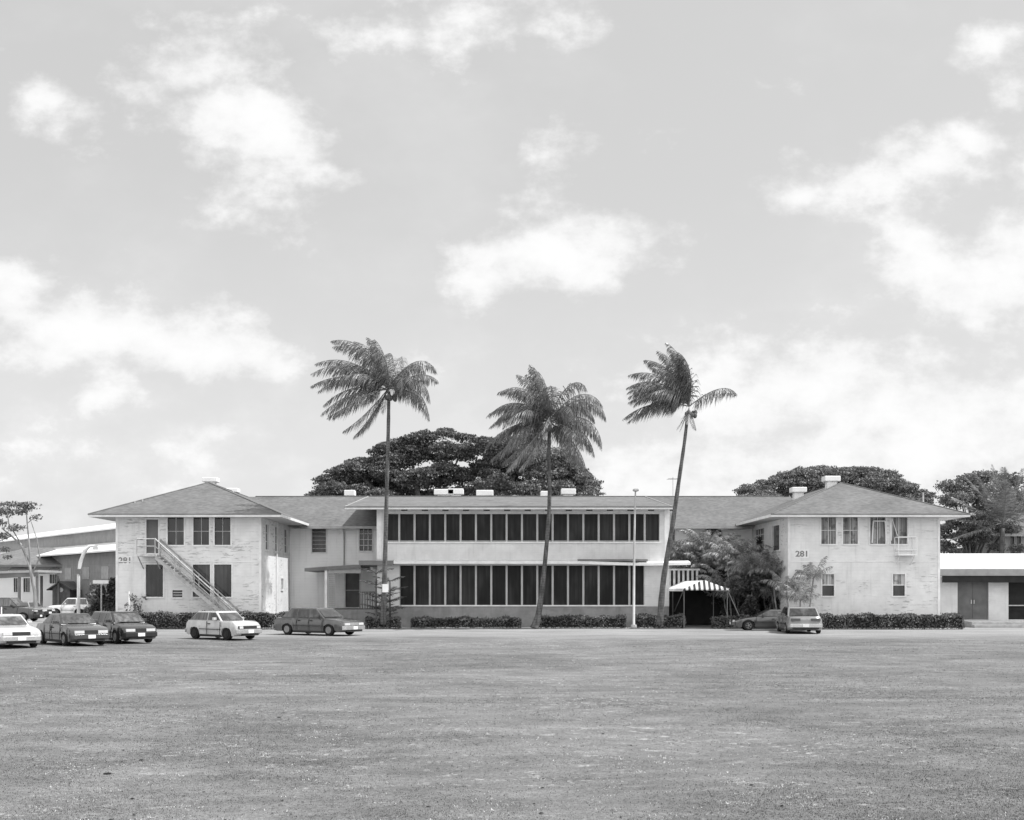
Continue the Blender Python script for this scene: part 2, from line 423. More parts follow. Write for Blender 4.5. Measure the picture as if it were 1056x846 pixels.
S.cycles.max_bounces = 4; S.cycles.diffuse_bounces = 3; S.cycles.transparent_max_bounces = 4; S.cycles.use_denoising = True

# ------------------------------------------------------------------ the ground
# graded so the near field is finer; gentle swells of a mown field
WAVES = [(*rng.normal(0, .9, 2), rng.uniform(0, 6.28)) for k in range(26)]
def gh(Xg, Yg):
    Z = np.zeros_like(Xg)
    for fx, fy, ph in WAVES: Z = Z+.006/(.35+math.hypot(fx, fy))*np.sin(fx*Xg+fy*Yg*1.3+ph)
    return Z*np.clip((57-Yg)/4, 0, 1)*np.clip((34-np.abs(Xg))/4, 0, 1)
def ground_sheet():
    ys = np.concatenate([np.linspace(-30, 8, 12), np.linspace(9, 58, 170), np.linspace(60, 200, 30), [400, 900, 2500]])
    xs = np.concatenate([[-2500,-800,-300], np.linspace(-120, -32, 12), np.linspace(-30, 30, 190), np.linspace(32, 120, 12), [300, 800, 2500]])
    Xg, Yg = np.meshgrid(xs, ys)
    Z = gh(Xg, Yg)
    n, m_ = Xg.shape
    V = np.stack([Xg, Yg, Z], -1).reshape(-1, 3)
    i = np.arange((n-1)*(m_-1)); r_, c_ = i//(m_-1), i % (m_-1)
    a = r_*m_+c_
    Fc = np.stack([a, a+1, a+m_+1, a+m_], 1)
    o = build('ground', V, Fc, M['ground'], smooth=True, origin=(0,0,0)); tag(o, None, kind='structure')
ground_sheet()
mb = MB()
pts = []
for k in range(0, 121):
    x = -60+k; pts.append((x, 67.0+.5*math.sin(x*.21)+.4*math.sin(x*.63+1)+.2*math.sin(x*1.9), .006))
for a, b in zip(pts, pts[1:]): mb.quad(a, b, (b[0], 71.3, .006), (a[0], 71.3, .006))
mb.quad((-80, 71.3, .006), (-22.4, 71.3, .006), (-22.4, 112, .006), (-80, 112, .006))
tag(mb.build('gravel_drive', M['drive'], recalc=False, origin=(0,65,0)), None, kind='structure')

tag(MB().quad((gx(300,78),78,.01),(gx(389,75)-.1,75.2,.01),(gx(389,75)-.1,82.4,.01),(LWX,82.4,.01),(LWX,73,.01),(LWX+4,73,.01)).build('court_bounce_sheet', M['court'], recalc=False), None, kind='structure')  # pale sheet added to bounce light onto the recessed walls
def blades(name, n, mat, d0, d1, hmin, hmax, clump=5, dens=None, wd=.006):
    inv = rng.uniform(1/d1, 1/d0, n*3); d = 1/inv
    px = rng.uniform(-30, 1086, n*3); x = (px-X0)*d/F
    if dens is not None:
        keep = dens(x, d) > rng.uniform(0, 1, n*3); x, d = x[keep], d[keep]
    x, d = x[:n], d[:n]; n = len(x)
    x = np.repeat(x, clump)+rng.normal(0, .03, n*clump); y = np.repeat(d, clump)+rng.normal(0, .03, n*clump)
    N = len(x); h = rng.uniform(hmin, hmax, N)*np.clip(rng.normal(1, .3, N), .4, 1.8)
    an = rng.uniform(0, 6.28, N); lean = rng.uniform(.1, 1.1, N); wv = wd*(y/12)**.75*rng.uniform(.6, 1.5, N)
    sx, sy = np.cos(an+1.57)*wv, np.sin(an+1.57)*wv
    lx, ly = np.cos(an)*lean*h, np.sin(an)*lean*h
    z0 = gh(x, y)-.006
    A = np.stack([x-sx, y-sy, z0], 1); B = np.stack([x+sx, y+sy, z0], 1); Cc = np.stack([x+lx, y+ly, z0+h], 1)
    V = np.stack([A, B, Cc], 1).reshape(-1, 3)
    o = build(name, V, np.arange(N*3).reshape(-1, 3), mat, origin=(0, 20, 0))
    return o
def patchy(x, y):
    return np.clip(.5+.5*np.sin(x*.8+np.sin(y*.5)*2)*np.sin(y*.45+x*.17)+.25*np.sin(3*x)*np.sin(2.1*y), 0, 1)
tag(blades('grass', 95000, M['blade'], 11.5, 56, .006, .018, 5, lambda x, y: .12+.88*patchy(x*.55+3, y*.5)**1.5), None, kind='stuff')
tag(blades('dry_grass', 30000, M['straw'], 11.5, 56, .006, .02, 5, lambda x, y: (patchy(x*1.3+5, y*.9)**2*(np.sin(x*5.1+2*np.sin(y*3.3))*np.sin(y*4.7+1.5*np.sin(x*2.9)) > .35)*.8), .008), None, kind='stuff')

# small dark clods and leaf litter
V = []; Fc = []
for k in range(120):
    d = 1/rng.uniform(1/55, 1/12.2); x = gx(rng.uniform(-10, 1066), d)
    if k % 3 == 0: x += 3*math.sin(d)
    s_ = abs(rng.normal(0, .010))+.009; g0 = float(gh(np.array(x), np.array(d)))
    i = len(V)
    for j in range(6):
        t = j*1.047+rng.uniform(-.3, .3); V.append((x+math.cos(t)*s_*rng.uniform(.7,1.6), d+math.sin(t)*s_*rng.uniform(.7,1.4), g0+.004+rng.uniform(0,.012)))
    V.append((x, d, g0+.014+s_*rng.uniform(.1, .3)))
    for j in range(6): Fc.append((i+j, i+(j+1) % 6, i+6))
tag(build('leaf_litter', V, Fc, M['core'], origin=(0,20,0)), None, kind='stuff')

# ------------------------------------------------------------------ the long white building
DW = 72.3; SW = F/DW                                    # wing fronts
DC = 82.5                                               # connecting ranges
DM = 75.0                                               # lanai block front
bld = thing('office_building', (gx(540, DW), DW, 0), 'long white two storey building with hipped end wings and a screened middle block', 'building')
def zq(py, d): return gz(py, d)
fr = Face((0, DW, 0), (1,0,0), (0,-1,0))
EAVE = 6.98
def X(px, d=DW): return gx(px, d)
def holes_of(lst): return [(X(a), X(b), zq(d, DW), zq(c, DW)) for a, b, c, d in lst]

# left wing
LW0, LW1 = X(119.7), X(269)
lw = [(172.5,190,533.5,562.5),(199,216,533.5,562.5),(221,238,533.5,562.5),(150,168.5,582,616),(198.5,217,582,616),(220.5,239,582,616)]
ldoor = (150.5,163.5,535.5,571); lvent = (177.5,188.5,608.5,616.5)
mb = MB(); fr.wall(mb, LW0, LW1, 0, EAVE+.12, holes_of(lw+[ldoor, lvent]))
inl = Face((LW1, DW, 0), (0,1,0), (1,0,0))              # inner wall facing the court, u = depth past the front
ih = [(1.35, 2.45, 4.95, 6.6), (4.55, 6.1, 4.95, 6.6), (6.7, 7.5, 2.4, 3.2), (7.9, 9.2, 4.95, 6.6)]
inl.wall(mb, 0, 16, 0, EAVE+.12, ih)
out = Face((LW0, DW, 0), (0,1,0), (-1,0,0)); out.wall(mb, 0, 16, 0, EAVE+.12)
lwall = mb.build('wing_wall', M['wall'], bld, recalc=False)
# corner boards and belt
mb = MB()
for uu in (LW0-.02, LW1-.12): fr.sbox(mb, uu, uu+.14, 0, EAVE, -.1, .03)
fr.sbox(mb, LW0+.13, LW1-.13, 4.13, 4.2, -.01, .022)
inl.sbox(mb, .05, .18, 0, EAVE, -.01, .034)
mb.build('corner_board', M['trim'], bld)
for k, (a, b, c, d) in enumerate(lw):
    fr.window(bld, X(a), X(b), zq(d, DW), zq(c, DW), 'glass' if k > 0 else 'glass', nx=1 if k < 3 else 0, nz=1 if k < 3 else 0, bar=.016, fm='trim')
dw = fr.window(bld, X(ldoor[0]), X(ldoor[1]), zq(ldoor[3], DW), zq(ldoor[2], DW), 'door', name='upper_door', sill=False)
fr.window(bld, X(lvent[0]), X(lvent[1]), zq(lvent[3], DW), zq(lvent[2], DW), 'glass', name='wall_vent', nz=2)
for k, (a, b, c, d) in enumerate(ih): inl.window(bld, a, b, c, d, 'glass', nz=2)

# right wing
RW0, RW1 = X(813), X(969)
rw = [(846.5,862.5,532.5,561.5),(869,885,532.5,561.5),(897,913.5,532.5,561.5),(918.5,936,532.5,561.5),(847.5,860.5,592,615),(920.5,933.5,592,615)]
mb = MB(); fr.wall(mb, RW0, RW1, 0, EAVE+.12, holes_of(rw))
inr = Face((RW0, DW, 0), (0,1,0), (-1,0,0))
irh = [(2.2, 4.2, 4.95, 6.6), (6.4, 9.4, 4.95, 6.6)]
inr.wall(mb, 0, 16, 0, EAVE+.12, irh)
outr = Face((RW1, DW, 0), (0,1,0), (1,0,0)); outr.wall(mb, 0, 16, 0, EAVE+.12)
rwall = mb.build('wing_wall', M['wall'], bld, recalc=False)
mb = MB()
for uu in (RW0-.02, RW1-.12): fr.sbox(mb, uu, uu+.14, 0, EAVE, -.1, .03)
fr.sbox(mb, RW0+.13, RW1-.13, 4.13, 4.2, -.01, .022)
mb.build('corner_board', M['trim'], bld)
for k, (a, b, c, d) in enumerate(rw):
    if k < 4: fr.window(bld, X(a), X(b), zq(d, DW), zq(c, DW), 'curtain', nx=1, nz=1 if k < 2 else 0, bar=.03)
    else: fr.window(bld, X(a), X(b), zq(d, DW), zq(c, DW), 'split', rail=.5)
for a, b, c, d in irh: inr.window(bld, a, b, c, d, 'glass', nx=3 if a > 5 else 0, nz=3 if a > 5 else 0, bar=.06)
# propped shutter frames in the third and fourth windows
for a, b in ((897, 913.5), (918.5, 936)):
    mb = MB(); x0_, x1_ = X(a)+.05, X(b)-.05; zt, zb = zq(537.5, DW), zq(561, DW)
    A, B, Cc, D = (x0_+.16, DW-.02, zt), (x1_, DW-.02, zt), (x1_, DW-.3, zb+.05), (x0_, DW-.3, zb+.05)
    if a > 900: A = (x0_+.02, DW-.02, zt+.2); Cc = (x0_+.3, DW-.2, zb+.5); mb.bar(A, Cc, .022); mb.bar(A, (x0_-.02, DW-.05, zb+.2), .03)
    else:
        for p, q in ((A,B),(A,D),(B,Cc)): mb.bar(p, q, .035)
    mb.build('shutter_frame', M['white'], bld)
# cage on a shelf under the fourth window
mb = MB(); cx0, cx1, cz0, cz1 = X(922.5), X(941), zq(572.5, DW), zq(554.5, DW)
for x in (cx0, cx1):
    for y in (DW-.04, DW-.75): mb.bar((x, y, cz0), (x, y, cz1), .028)
for z in (cz0, cz0+.28, cz1):
    for y in (DW-.04, DW-.75): mb.bar((cx0, y, z), (cx1, y, z), .028)
    for x in (cx0, cx1): mb.bar((x, DW-.04, z), (x, DW-.75, z), .028)
mb.box((cx0-.03, DW-.78, cz0-.05), (cx1+.03, DW-.03, cz0+.02))
mb.bar((cx0+.1, DW-.7, cz0), (cx0+.1, DW-.03, cz0-.6), .03); mb.bar((cx1-.1, DW-.7, cz0), (cx1-.1, DW-.03, cz0-.6), .03)
mb.build('air_conditioner_cage', M['white'], bld)

def text_part(s, px, py, d, hgt, wid, parent):
    cu = bpy.data.curves.new('txt', 'FONT'); cu.body = s; cu.size = 1; cu.extrude = .004; cu.offset = .025
    ob = bpy.data.objects.new('txt', cu); COL.objects.link(ob)
    bpy.context.view_layer.update()
    me = bpy.data.meshes.new_from_object(ob.evaluated_get(bpy.context.evaluated_depsgraph_get()))
    vs = np.array([v.co[:] for v in me.vertices]); fs = [tuple(p.vertices) for p in me.polygons]
    bpy.data.objects.remove(ob); bpy.data.curves.remove(cu); bpy.data.meshes.remove(me)
    vs[:, 0] = (vs[:, 0]-vs[:, 0].min())/(np.ptp(vs[:, 0]))*wid; vs[:, 1] = (vs[:, 1]-vs[:, 1].min())/np.ptp(vs[:, 1])*hgt
    x, z = gx(px, d), gz(py, d)
    V = np.stack([x+vs[:, 0], d-.012-vs[:, 2], z+vs[:, 1]], 1)
    o = build('house_number', V, fs, M['digits'], parent)
    bmb = MB(); bmb.box((x-.09, d-.006, z-.08), (x+wid+.09, d+.02, z+hgt+.08)); return o, bmb
for px, py in ((122.3, 581.), (820.3, 574.3)):
    o, bmb = text_part('281', px, py, DW, .37, .73, bld); bmb.build('number_board', M['trim'], bld)

# connecting ranges
cf = Face((0, DC, 0), (1,0,0), (0,-1,0)); XC = lambda p: gx(p, DC)
cw = [(321.5,336.5,544.5,570,'glass',0,5),(370.5,384,544.5,568.5,'glass',2,3),(688,696,545,570,'glass',0,3),(728.5,744.5,543.8,566,'glass',0,1)]
chol = [(XC(a), XC(b), zq(d, DC), zq(c, DC)) for a, b, c, d, *_ in cw]+[(XC(356), XC(371), 1.15, gz(591, DC)), (XC(699), XC(745), .3, gz(600, DC))]
mb = MB(); cf.wall(mb, LW1, RW0, 0, 6.85, chol)
mb.build('range_wall', M['wall_clean'], bld, recalc=False)
for a, b, c, d, p_, nx, nz in cw:
    cf.window(bld, XC(a), XC(b), zq(d, DC), zq(c, DC), p_, nx=nx, nz=nz, bar=.035 if nx else .02, fm='trim')
cf.window(bld, XC(356), XC(371), 1.15, gz(591, DC), 'door', name='porch_door', sill=False, nz=1)
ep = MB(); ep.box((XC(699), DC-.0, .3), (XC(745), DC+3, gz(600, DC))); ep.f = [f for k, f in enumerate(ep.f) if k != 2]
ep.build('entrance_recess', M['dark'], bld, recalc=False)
mb = MB(); xx = XC(355)
mb.tube([(xx, DC-.7, 6.75), (xx, DC-.12, 6.5), (xx, DC-.12, 3.9)], .045, 6); mb.build('downpipe', M['trim_grey'], bld)
mb = MB(); xx = gx(278, 74.6); mb.tube([(LW1+.08, 77.2, 6.9), (LW1+.08, 77.2, .3)], .04, 6); mb.build('downpipe', M['trim'], bld)

# roofs
def hip_wing(px0, px1, apx, ridge_back=87.5):
    y0 = DW-1.0; x0, x1 = gx(px0, y0), gx(px1, y0); hw = (x1-x0)/2; xm = (x0+x1)/2; rise = 2.46
    za, ze = EAVE+.08+rise, EAVE+.08; y1 = y0+hw
    yb = ridge_back+8
    mb = MB()
    A, B, Cc, D = (x0,y0,ze), (x1,y0,ze), (x1,yb,ze), (x0,yb,ze); P, Q = (xm,y1,za), (xm,yb-hw,za)
    for q in ((A,B,P), (B,Cc,Q,P), (Cc,D,Q), (D,A,P,Q)): mb.quad(*q)
    rf = mb.build('roof', M['roof'], bld, recalc=False)
    t = .17
    mb = MB()
    mb.box((x0-.03,y0-.03,ze-t),(x1+.03,y0+.02,ze-.004)); mb.box((x0-.03,y0+.02,ze-t),(x0+.02,yb,ze-.004)); mb.box((x1-.02,y0+.02,ze-t),(x1+.03,yb,ze-.004))
    fo = mb.build('fascia', M['trim'], rf)
    mb = MB(); mb.box((x0-.05,y0-.06,ze-.05),(x1+.05,y0-.032,ze+.02)); mb.build('gutter', M['fascia'], rf)
    mb = MB(); mb.box((x0+.025,y0+.025,ze-t+.02),(x1-.025,yb-.1,ze-t+.05)); mb.build('soffit', M['soffit'], rf)
    # ridge and hip caps
    mb = MB()
    for p, q in ((A,P),(B,P),(P,Q)): mb.tube([(p[0],p[1],p[2]+.01),(q[0],q[1],q[2]+.01)], .045, 5)
    mb.build('ridge_cap', M['roof'], rf)
    return rf, xm, y1, za
rfl, lxm, ly1, lza = hip_wing(91.5, 289.5, 210)
rfr, rxm, ry1, rza = hip_wing(795.5, 1000, 868)
# connecting roof
y0 = DC-1.0; ze = 6.86; yr = 87.6; zr = 9.40
mb = MB()
mb.quad((LW1-4, y0, ze), (RW0+4, y0, ze), (RW0+4, yr, zr), (LW1-4, yr, zr)); mb.quad((LW1-4, yr, zr), (RW0+4, yr, zr), (RW0+4, yr+6, ze), (LW1-4, yr+6, ze))
rc = mb.build('roof', M['roof'], bld, recalc=False)
mb = MB(); mb.box((LW1+.9, y0-.03, ze-.17), (X(389, DM)-.5, y0+.02, ze-.004)); mb.box((gx(688, DM)+.1, y0-.03, ze-.17), (RW0-.9, y0+.02, ze-.004)); mb.build('fascia', M['trim_grey'], rc)
mb = MB(); mb.box((LW1+.2, y0+.03, ze-.15), (RW0-.2, DC, ze-.12)); mb.build('soffit', M['soffit'], rc)
mb = MB(); mb.tube([(LW1-3.5, yr, zr+.02), (RW0+3.5, yr, zr+.02)], .05, 5); mb.build('ridge_cap', M['roof'], rc)
# rear wing hip seen over the ridge
mb = MB(); d = 96.; xa, xb, xm = gx(508, d), gx(556, d), gx(531, d); zb, zt = 9.2, gz(508, d)
mb.quad((xa-6,d-1,zb-2.4),(xb+6,d-1,zb-2.4),(xm,d+2.2,zt)); mb.quad((xb+6,d-1,zb-2.4),(xb+6,d+16,zb-2.4),(xm,d+9,zt),(xm,d+2.2,zt)); mb.quad((xa-6,d+16,zb-2.4),(xa-6,d-1,zb-2.4),(xm,d+2.2,zt),(xm,d+9,zt))
mb.build('roof', M['roof'], bld, recalc=False)

# middle lanai block
MX0, MX1 = gx(389, DM), gx(690, DM); mf = Face((0, DM, 0), (1,0,0), (0,-1,0))
XM = lambda p: gx(p, DM)
P0, PT = 411.7, 15.82
uw = [(P0+(k-1)*PT, P0+k*PT) for k in range(0, 18)]     # 18 upper bays
lwn = [(P0+k*PT, P0+(k+1)*PT) for k in range(0, 16)]     # 16 lower bays
zu0, zu1, zl0, zl1 = gz(558.6, DM), gz(530.2, DM), gz(624.6, DM), gz(583.3, DM)
uh = [(XM(a)+.055, XM(b)-.055, zu0, zu1) for a, b in uw]; lh = [(XM(a)+.055, XM(b)-.055, zl0, zl1) for a, b in lwn]
mb = MB(); mf.wall(mb, MX0, MX1, 4.0, 7.66, [h for h in uh]); mf.wall(mb, MX0, MX1, 1.34, 4.0, lh)
ms = Face((MX1, DM, 0), (0,1,0), (1,0,0)); ms.wall(mb, 0, 8, 0, 7.7)
ml = Face((MX0, DM, 0), (0,1,0), (-1,0,0)); ml.wall(mb, 0, 8, 0, 7.7)
mb.build('lanai_wall', M['spandrel'], bld, recalc=False)
mb = MB(); mf.sbox(mb, MX0+.02, MX1-.02, 0, 1.335, -.2, .05); mb.build('base_course', M['base'], bld)
mb = MB(); mf.sbox(mb, XM(P0)-.05, XM(P0+16*PT)+.05, 1.345, 1.43, -.05, .1); mf.sbox(mb, XM(P0-PT), XM(P0+17*PT)+.05, zu0-.1, zu0-.01, -.05, .09); mb.build('sill', M['trim'], bld)
for q, (a, b, c, d) in enumerate(uh+lh):
    mb = MB(); f_ = .03
    mf.sbox(mb, a-.03, a+f_-.02, c-.005, d+.005, -.06, .035); mf.sbox(mb, b-f_+.02, b+.03, c-.005, d+.005, -.06, .035)
    if q < 18: mf.sbox(mb, a+f_-.02, b-f_+.02, c+(d-c)*.02, c+(d-c)*.02+.03, -.06, .02)
    w_ = mb.build('window', M['post'], bld)
    p_ = MB(); mf.sbox(p_, a-.01, b+.01, c-.01, d+.01, -.13, -.11); p_.build('screen', M['screen'], w_)
mb = MB()
for k in range(14):
    px = 417+k*21.2
    mf.sbox(mb, XM(px-3.2), XM(px+3.2), 7.50, 7.58, -.02, .012)
mb.build('frieze_vent', M['dark'], bld)
mb = MB(); mf.sbox(mb, MX1-.3, MX1+.03, 4.4, 7.6, -.05, .03); mf.sbox(mb, MX0-.03, MX0+.28, 4.4, 7.6, -.05, .03); mb.build('corner_board', M['trim'], bld)
# hood over the lower windows: level, then sweeping down at the right end
mb = MB(); hp = []
for px in np.linspace(406, 712, 60):
    t = min(1., max(0., (px-585)/80.)); py = 578.9+1.9*t*t*(3-2*t)
    if px > 670: py -= (px-670)*.02
    hp.append((gx(px, 74.3), gz(py, 74.3)))
for (xa, za), (xb, zb) in zip(hp, hp[1:]):
    mb.hull8([(xa,74.2,za-.17),(xb,74.2,zb-.17),(xb,75.1,zb-.14),(xa,75.1,za-.14)], [(xa,74.2,za),(xb,74.2,zb),(xb,75.1,zb+.12),(xa,75.1,za+.12)])
mb.build('window_hood', M['trim'], bld)
mb = MB(); mb.box((gx(596,74.4), 74.35, gz(579.,74.4)), (gx(668,74.4), 74.98, gz(576.8,74.4))); mb.build('hood_shadow_strip', M['fascia'], bld)  # dark strip added in place of the shadow band above the hood
# lanai roof: a low shed running up to the main ridge
ye = 74.0; xe0, xe1 = gx(355.5, ye), gx(693.5, ye); ze2 = gz(522.6, ye)
mb = MB(); mb.quad((xe0,ye,ze2),(xe1,ye,ze2),(xe1,yr+.3,zr+.03),(xe0,yr+.3,zr+.03)); rl = mb.build('roof', M['roof_low'], bld, recalc=False)
mb = MB(); s_ = (zr-ze2)/(yr-ye)
mb.box((xe0, ye-.05, ze2-.17), (xe1, ye, ze2+.0))
mb.build('fascia', M['trim'], rl); mb = MB()
for x in (xe0, xe1): mb.hull8([(x-.03,ye,ze2-.2),(x+.03,ye,ze2-.2),(x+.03,yr,zr-.2),(x-.03,yr,zr-.2)], [(x-.03,ye,ze2+.02),(x+.03,ye,ze2+.02),(x+.03,yr,zr+.045),(x-.03,yr,zr+.045)])
mb.build('rake_board', M['trim_grey'], rl)
mb = MB(); mb.box((xe0-.03, ye-.08, ze2-.06), (xe1+.03, ye-.051, ze2+.015)); mb.build('gutter', M['fascia'], rl)
mb = MB(); mb.hull8([(xe0+.04,ye+.01,ze2-.19),(xe1-.04,ye+.01,ze2-.19),(xe1-.04,yr-.6,zr-.32),(xe0+.04,yr-.6,zr-.32)], [(xe0+.04,ye+.01,ze2-.15),(xe1-.04,ye+.01,ze2-.15),(xe1-.04,yr-.6,zr-.28),(xe0+.04,yr-.6,zr-.28)]); mb.build('soffit', M['soffit'], rl)

# roof ventilators
def vent(px, py, d, w_, h_, root):
    x = gx(px, d); z = gz(py, d); mb = MB()
    mb.box((x-w_*.32, d-.3, z-h_-.5), (x+w_*.32, d+.3, z-h_*.5))
    mb.box((x-w_/2, d-.45, z-h_*.85), (x+w_/2, d+.45, z)); mb.build('ventilator', M['white'], root, bevel=.04)
vent(217.5, 493, 78.5, 1.0, .35, rfl); vent(240, 504, 84.5, .9, .35, rfl)
vent(857, 491.5, 78.3, 1.05, .42, rfr); vent(823, 503, 83, 1.05, .42, rfr)
for px, py, w_ in ((361, 506, .8), (458, 505, 1.5), (470, 504.5, 1.2), (500, 506, 1.3), (562, 507, .7), (586, 504.5, 1.1)): vent(px, py, 88.2, w_, .5, rc)
def vpipe(px, y0_, y1_, d, root, r_=.05, dx=0):
    mb = MB(); mb.tube([(gx(px, d), d, gz(y1_, d)-.3), (gx(px+dx, d), d, gz(y0_, d))], r_, 6); mb.build('vent_pipe', M['metal'], root)
vpipe(139, 517, 526, 73.3, rfl); vpipe(147, 515, 526, 73.6, rfl); vpipe(943, 519, 527, 73.8, rfr, .07, -6); vpipe(952, 508, 522, 74, rfr, .06); 
mb = MB(); mb.box((gx(927,74), 73.5, gz(519.5,74)-.3), (gx(941,74), 74.5, gz(519.5,74)-.22)); mb.build('roof_hatch', M['fascia'], rfr)

# outside stair on the left wing
sy0, sy1 = DW-1.25, DW-.06; lx0, lx1 = X(147.5), X(166); lz = zq(572.5, DW); slope = .895
mb = MB(); mb.box((lx0, sy0, lz-.12), (lx1, sy1, lz))
run = lz/slope; nst = 24
for k in range(nst):
    x = lx1+run*(k+.5)/nst; z = lz*(1-(k+1)/(nst+.0)); mb.box((x-.14, sy0+.06, z), (x+.12, sy1-.04, z+.04))
stair = mb.build('staircase', M['wood'], bld)
mb = MB()
for y in (sy0, sy1-.05):
    mb.hull8([(lx1,y,lz-.3),(lx1+run,y,-.02),(lx1+run,y+.05,-.02),(lx1,y+.05,lz-.3)], [(lx1,y,lz-.02),(lx1+run,y,.26),(lx1+run,y+.05,.26),(lx1,y+.05,lz-.02)])
mb.build('stringer', M['rail'], stair)
for y in (sy0, sy1-.05):
    mb = MB()
    for hh, r_ in ((.95, .045), (.5, .03)):
        mb.bar((lx1, y, lz+hh), (lx1+run-.2, y, hh+.15), r_)
    for k in range(5): x = lx1+run*k/4.3; z = lz-(x-lx1)*slope; mb.bar((x, y, z), (x, y, z+1.0), .035)
    if y == sy0:
        for hh in (.95, .5): mb.bar((lx0, y, lz+hh), (lx1, y, lz+hh), .035)
        mb.bar((lx0, y, lz), (lx0, y, lz+1.05), .04)
        for hh in (.95, .5): mb.bar((lx0, y, lz+hh), (lx0, sy1, lz+hh), .035)
    mb.build('railing', M['rail'], stair)
mb = MB()
for x in (lx0+.05, lx1-.05): mb.bar((x, sy0+.05, lz-.12), (x, sy1, lz-.85), .04)
mb.build('bracket', M['rail'], stair)

# left porch canopy
mb = MB(); d = 77.
xa, xb = gx(314, d), gx(372, d); z = gz(583.5, d)
mb.hull8([(xa,d,z-.38),(xa+3.2,d-.02,z-.2),(xa+3.2,DC-.02,z-.2),(xa,DC-.02,z-.38)], [(xa,d,z-.16),(xa+3.2,d-.02,z+.06),(xa+3.2,DC-.02,z+.06),(xa,DC-.02,z-.16)])
mb.hull8([(xa+3.2,d-.02,z-.2),(xb,d-.02,z-.2),(xb,DC-.02,z-.2),(xa+3.2,DC-.02,z-.2)], [(xa+3.2,d-.02,z+.06),(xb,d-.02,z+.06),(xb,DC-.02,z+.06),(xa+3.2,DC-.02,z+.06)])
x2, x3, zc = gx(370, 74.2), gx(405.5, 74.2), gz(579.5, 74.2); mb.box((x2, 74.2, zc-.2), (x3, 74.98, zc+.08)); mb.box((x2, 74.98, zc-.2), (MX0-.01, DC-.05, zc+.08))
cnp = mb.build('porch_canopy', M['fascia'], bld)
mb = MB(); mb.box((gx(334.5,d)+.0, d+.1, 0), (gx(337.2,d), d+.28, z-.2)); mb.build('porch_post', M['trim'], cnp)
mb = MB()
for k in range(9): x = gx(338.5, d)+k*.05; mb.box((x, d+.12, .9), (x+.022, d+.16, z-.45))
for k in range(22): zz_ = .95+k*.13; mb.box((gx(338.5,d), d+.162, zz_), (gx(345,d), d+.18, zz_+.022))
mb.build('trellis_panel', M['trim_grey'], cnp)
mb = MB(); mb.box((gx(338,d), d+.1, z-.5), (gx(372,d), d+.2, z-.2)); mb.build('canopy_beam', M['trim_grey'], cnp)
mb = MB(); mb.box((gx(338,d)-.3, d-.1, 0), (MX0-.02, DC-.03, 1.1)); mb.build('porch_floor', M['base'], bld)
mb = MB(); xr0, xr1 = gx(371, 78), MX0-.1
for k in range(9): x = xr0+(xr1-xr0)*k/8; mb.box((x-.03, 78, 1.1), (x+.03, 78.06, 2.2))
mb.box((xr0, 77.99, 2.2), (xr1, 78.07, 2.3)); mb.build('porch_rail', M['fascia'], bld)

# right entrance: balusters behind the awning
mb = MB(); d = 78.5
for k in range(8): x = gx(686+k*4.7, d); mb.box((x-.07, d, 2.55), (x+.07, d+.08, gz(588.0, d)))
mb.box((gx(683,d), d-.01, gz(587.5,d)-.06), (gx(722,d), d+.09, gz(587.5,d)+.06)); mb.build('entrance_balustrade', M['rail'], bld)
mb = MB(); mb.box((gx(684,d+1), d+1, 0), (gx(756,d+1), d+1.1, 3.9)); mb.build('entrance_dark_sheet', M['dark'], bld)  # dark sheet stands in for the deep shade of the entrance

# striped awning: long tunnel with a hipped front
def mat_stripe():
    m, nt, bs = newmat('striped_canvas')
    p = nt.node('ShaderNodeTexCoord').outputs['Object']; x = nt.node('ShaderNodeSeparateXYZ', {0: p}).outputs[0]
    y = nt.node('ShaderNodeSeparateXYZ', {0: p}).outputs[1]
    fr_ = nt.math('FRACT', nt.math('DIVIDE', nt.math('ADD', x, 10.), .312))
    st = nt.ramp(fr_, .46, .54)
    n = nt.noise(p, 3., 4)
    c = nt.math('MULTIPLY', nt.node('ShaderNodeMix', {0: st, 2: .72, 3: .06}, data_type='FLOAT').outputs[0], nt.ramp(n, .3, .7, .85, 1.05))
    setbase(nt, bs, c, .8, .2); return m
M['stripe'] = mat_stripe()
M['canvas'] = plain('white_canvas', .78, .08, 3.)
d = 72.0; ax0, ax1, axm = gx(704, d), gx(752, d), gx(726, d); azb, azt = gz(607.3, d), gz(598.0, d+.8)
aw = thing('entrance_awning', ((ax0+ax1)/2, 77, 0), 'long canvas entrance awning with a striped hipped front on thin metal poles', 'awning')
mb = MB(); n = 12
def arch(t):                                             # across the awning 0..1 -> height factor
    return (1-abs(2*t-.92)**1.15) if .0 < t < 1 else 0
front = []; rid = []
for k in range(n+1):
    t = k/n; x = ax0+(ax1-ax0)*t; hgt = max(0., 1-abs(t-.46)/(.46 if t < .46 else .54)); hz_ = hgt**1.12
    front.append((x, d-.1+.0, azb)); rid.append((x, d+.0+.22*hz_, azb+(azt-azb)*hz_))
for k in range(n): mb.quad(front[k], front[k+1], rid[k+1], rid[k])
for k in range(n): mb.quad((front[k][0], d-.1, azb-.09), (front[k+1][0], d-.1, azb-.09), front[k+1], front[k])
mb.build('striped_front', M['stripe'], aw, recalc=False, origin=((ax0+ax1)/2, d, azb))
mb = MB(); yb_ = 81.8
for k in range(n): mb.quad(rid[k], rid[k+1], (rid[k+1][0], yb_, rid[k+1][2]), (rid[k][0], yb_, rid[k][2]))
for x in (ax0, ax1): mb.quad((x, d-.1, azb-.16), (x, yb_, azb-.16), (x, yb_, azb+.02), (x, d-.1, azb+.02))
mb.build('canvas_top', M['canvas'], aw, recalc=False)
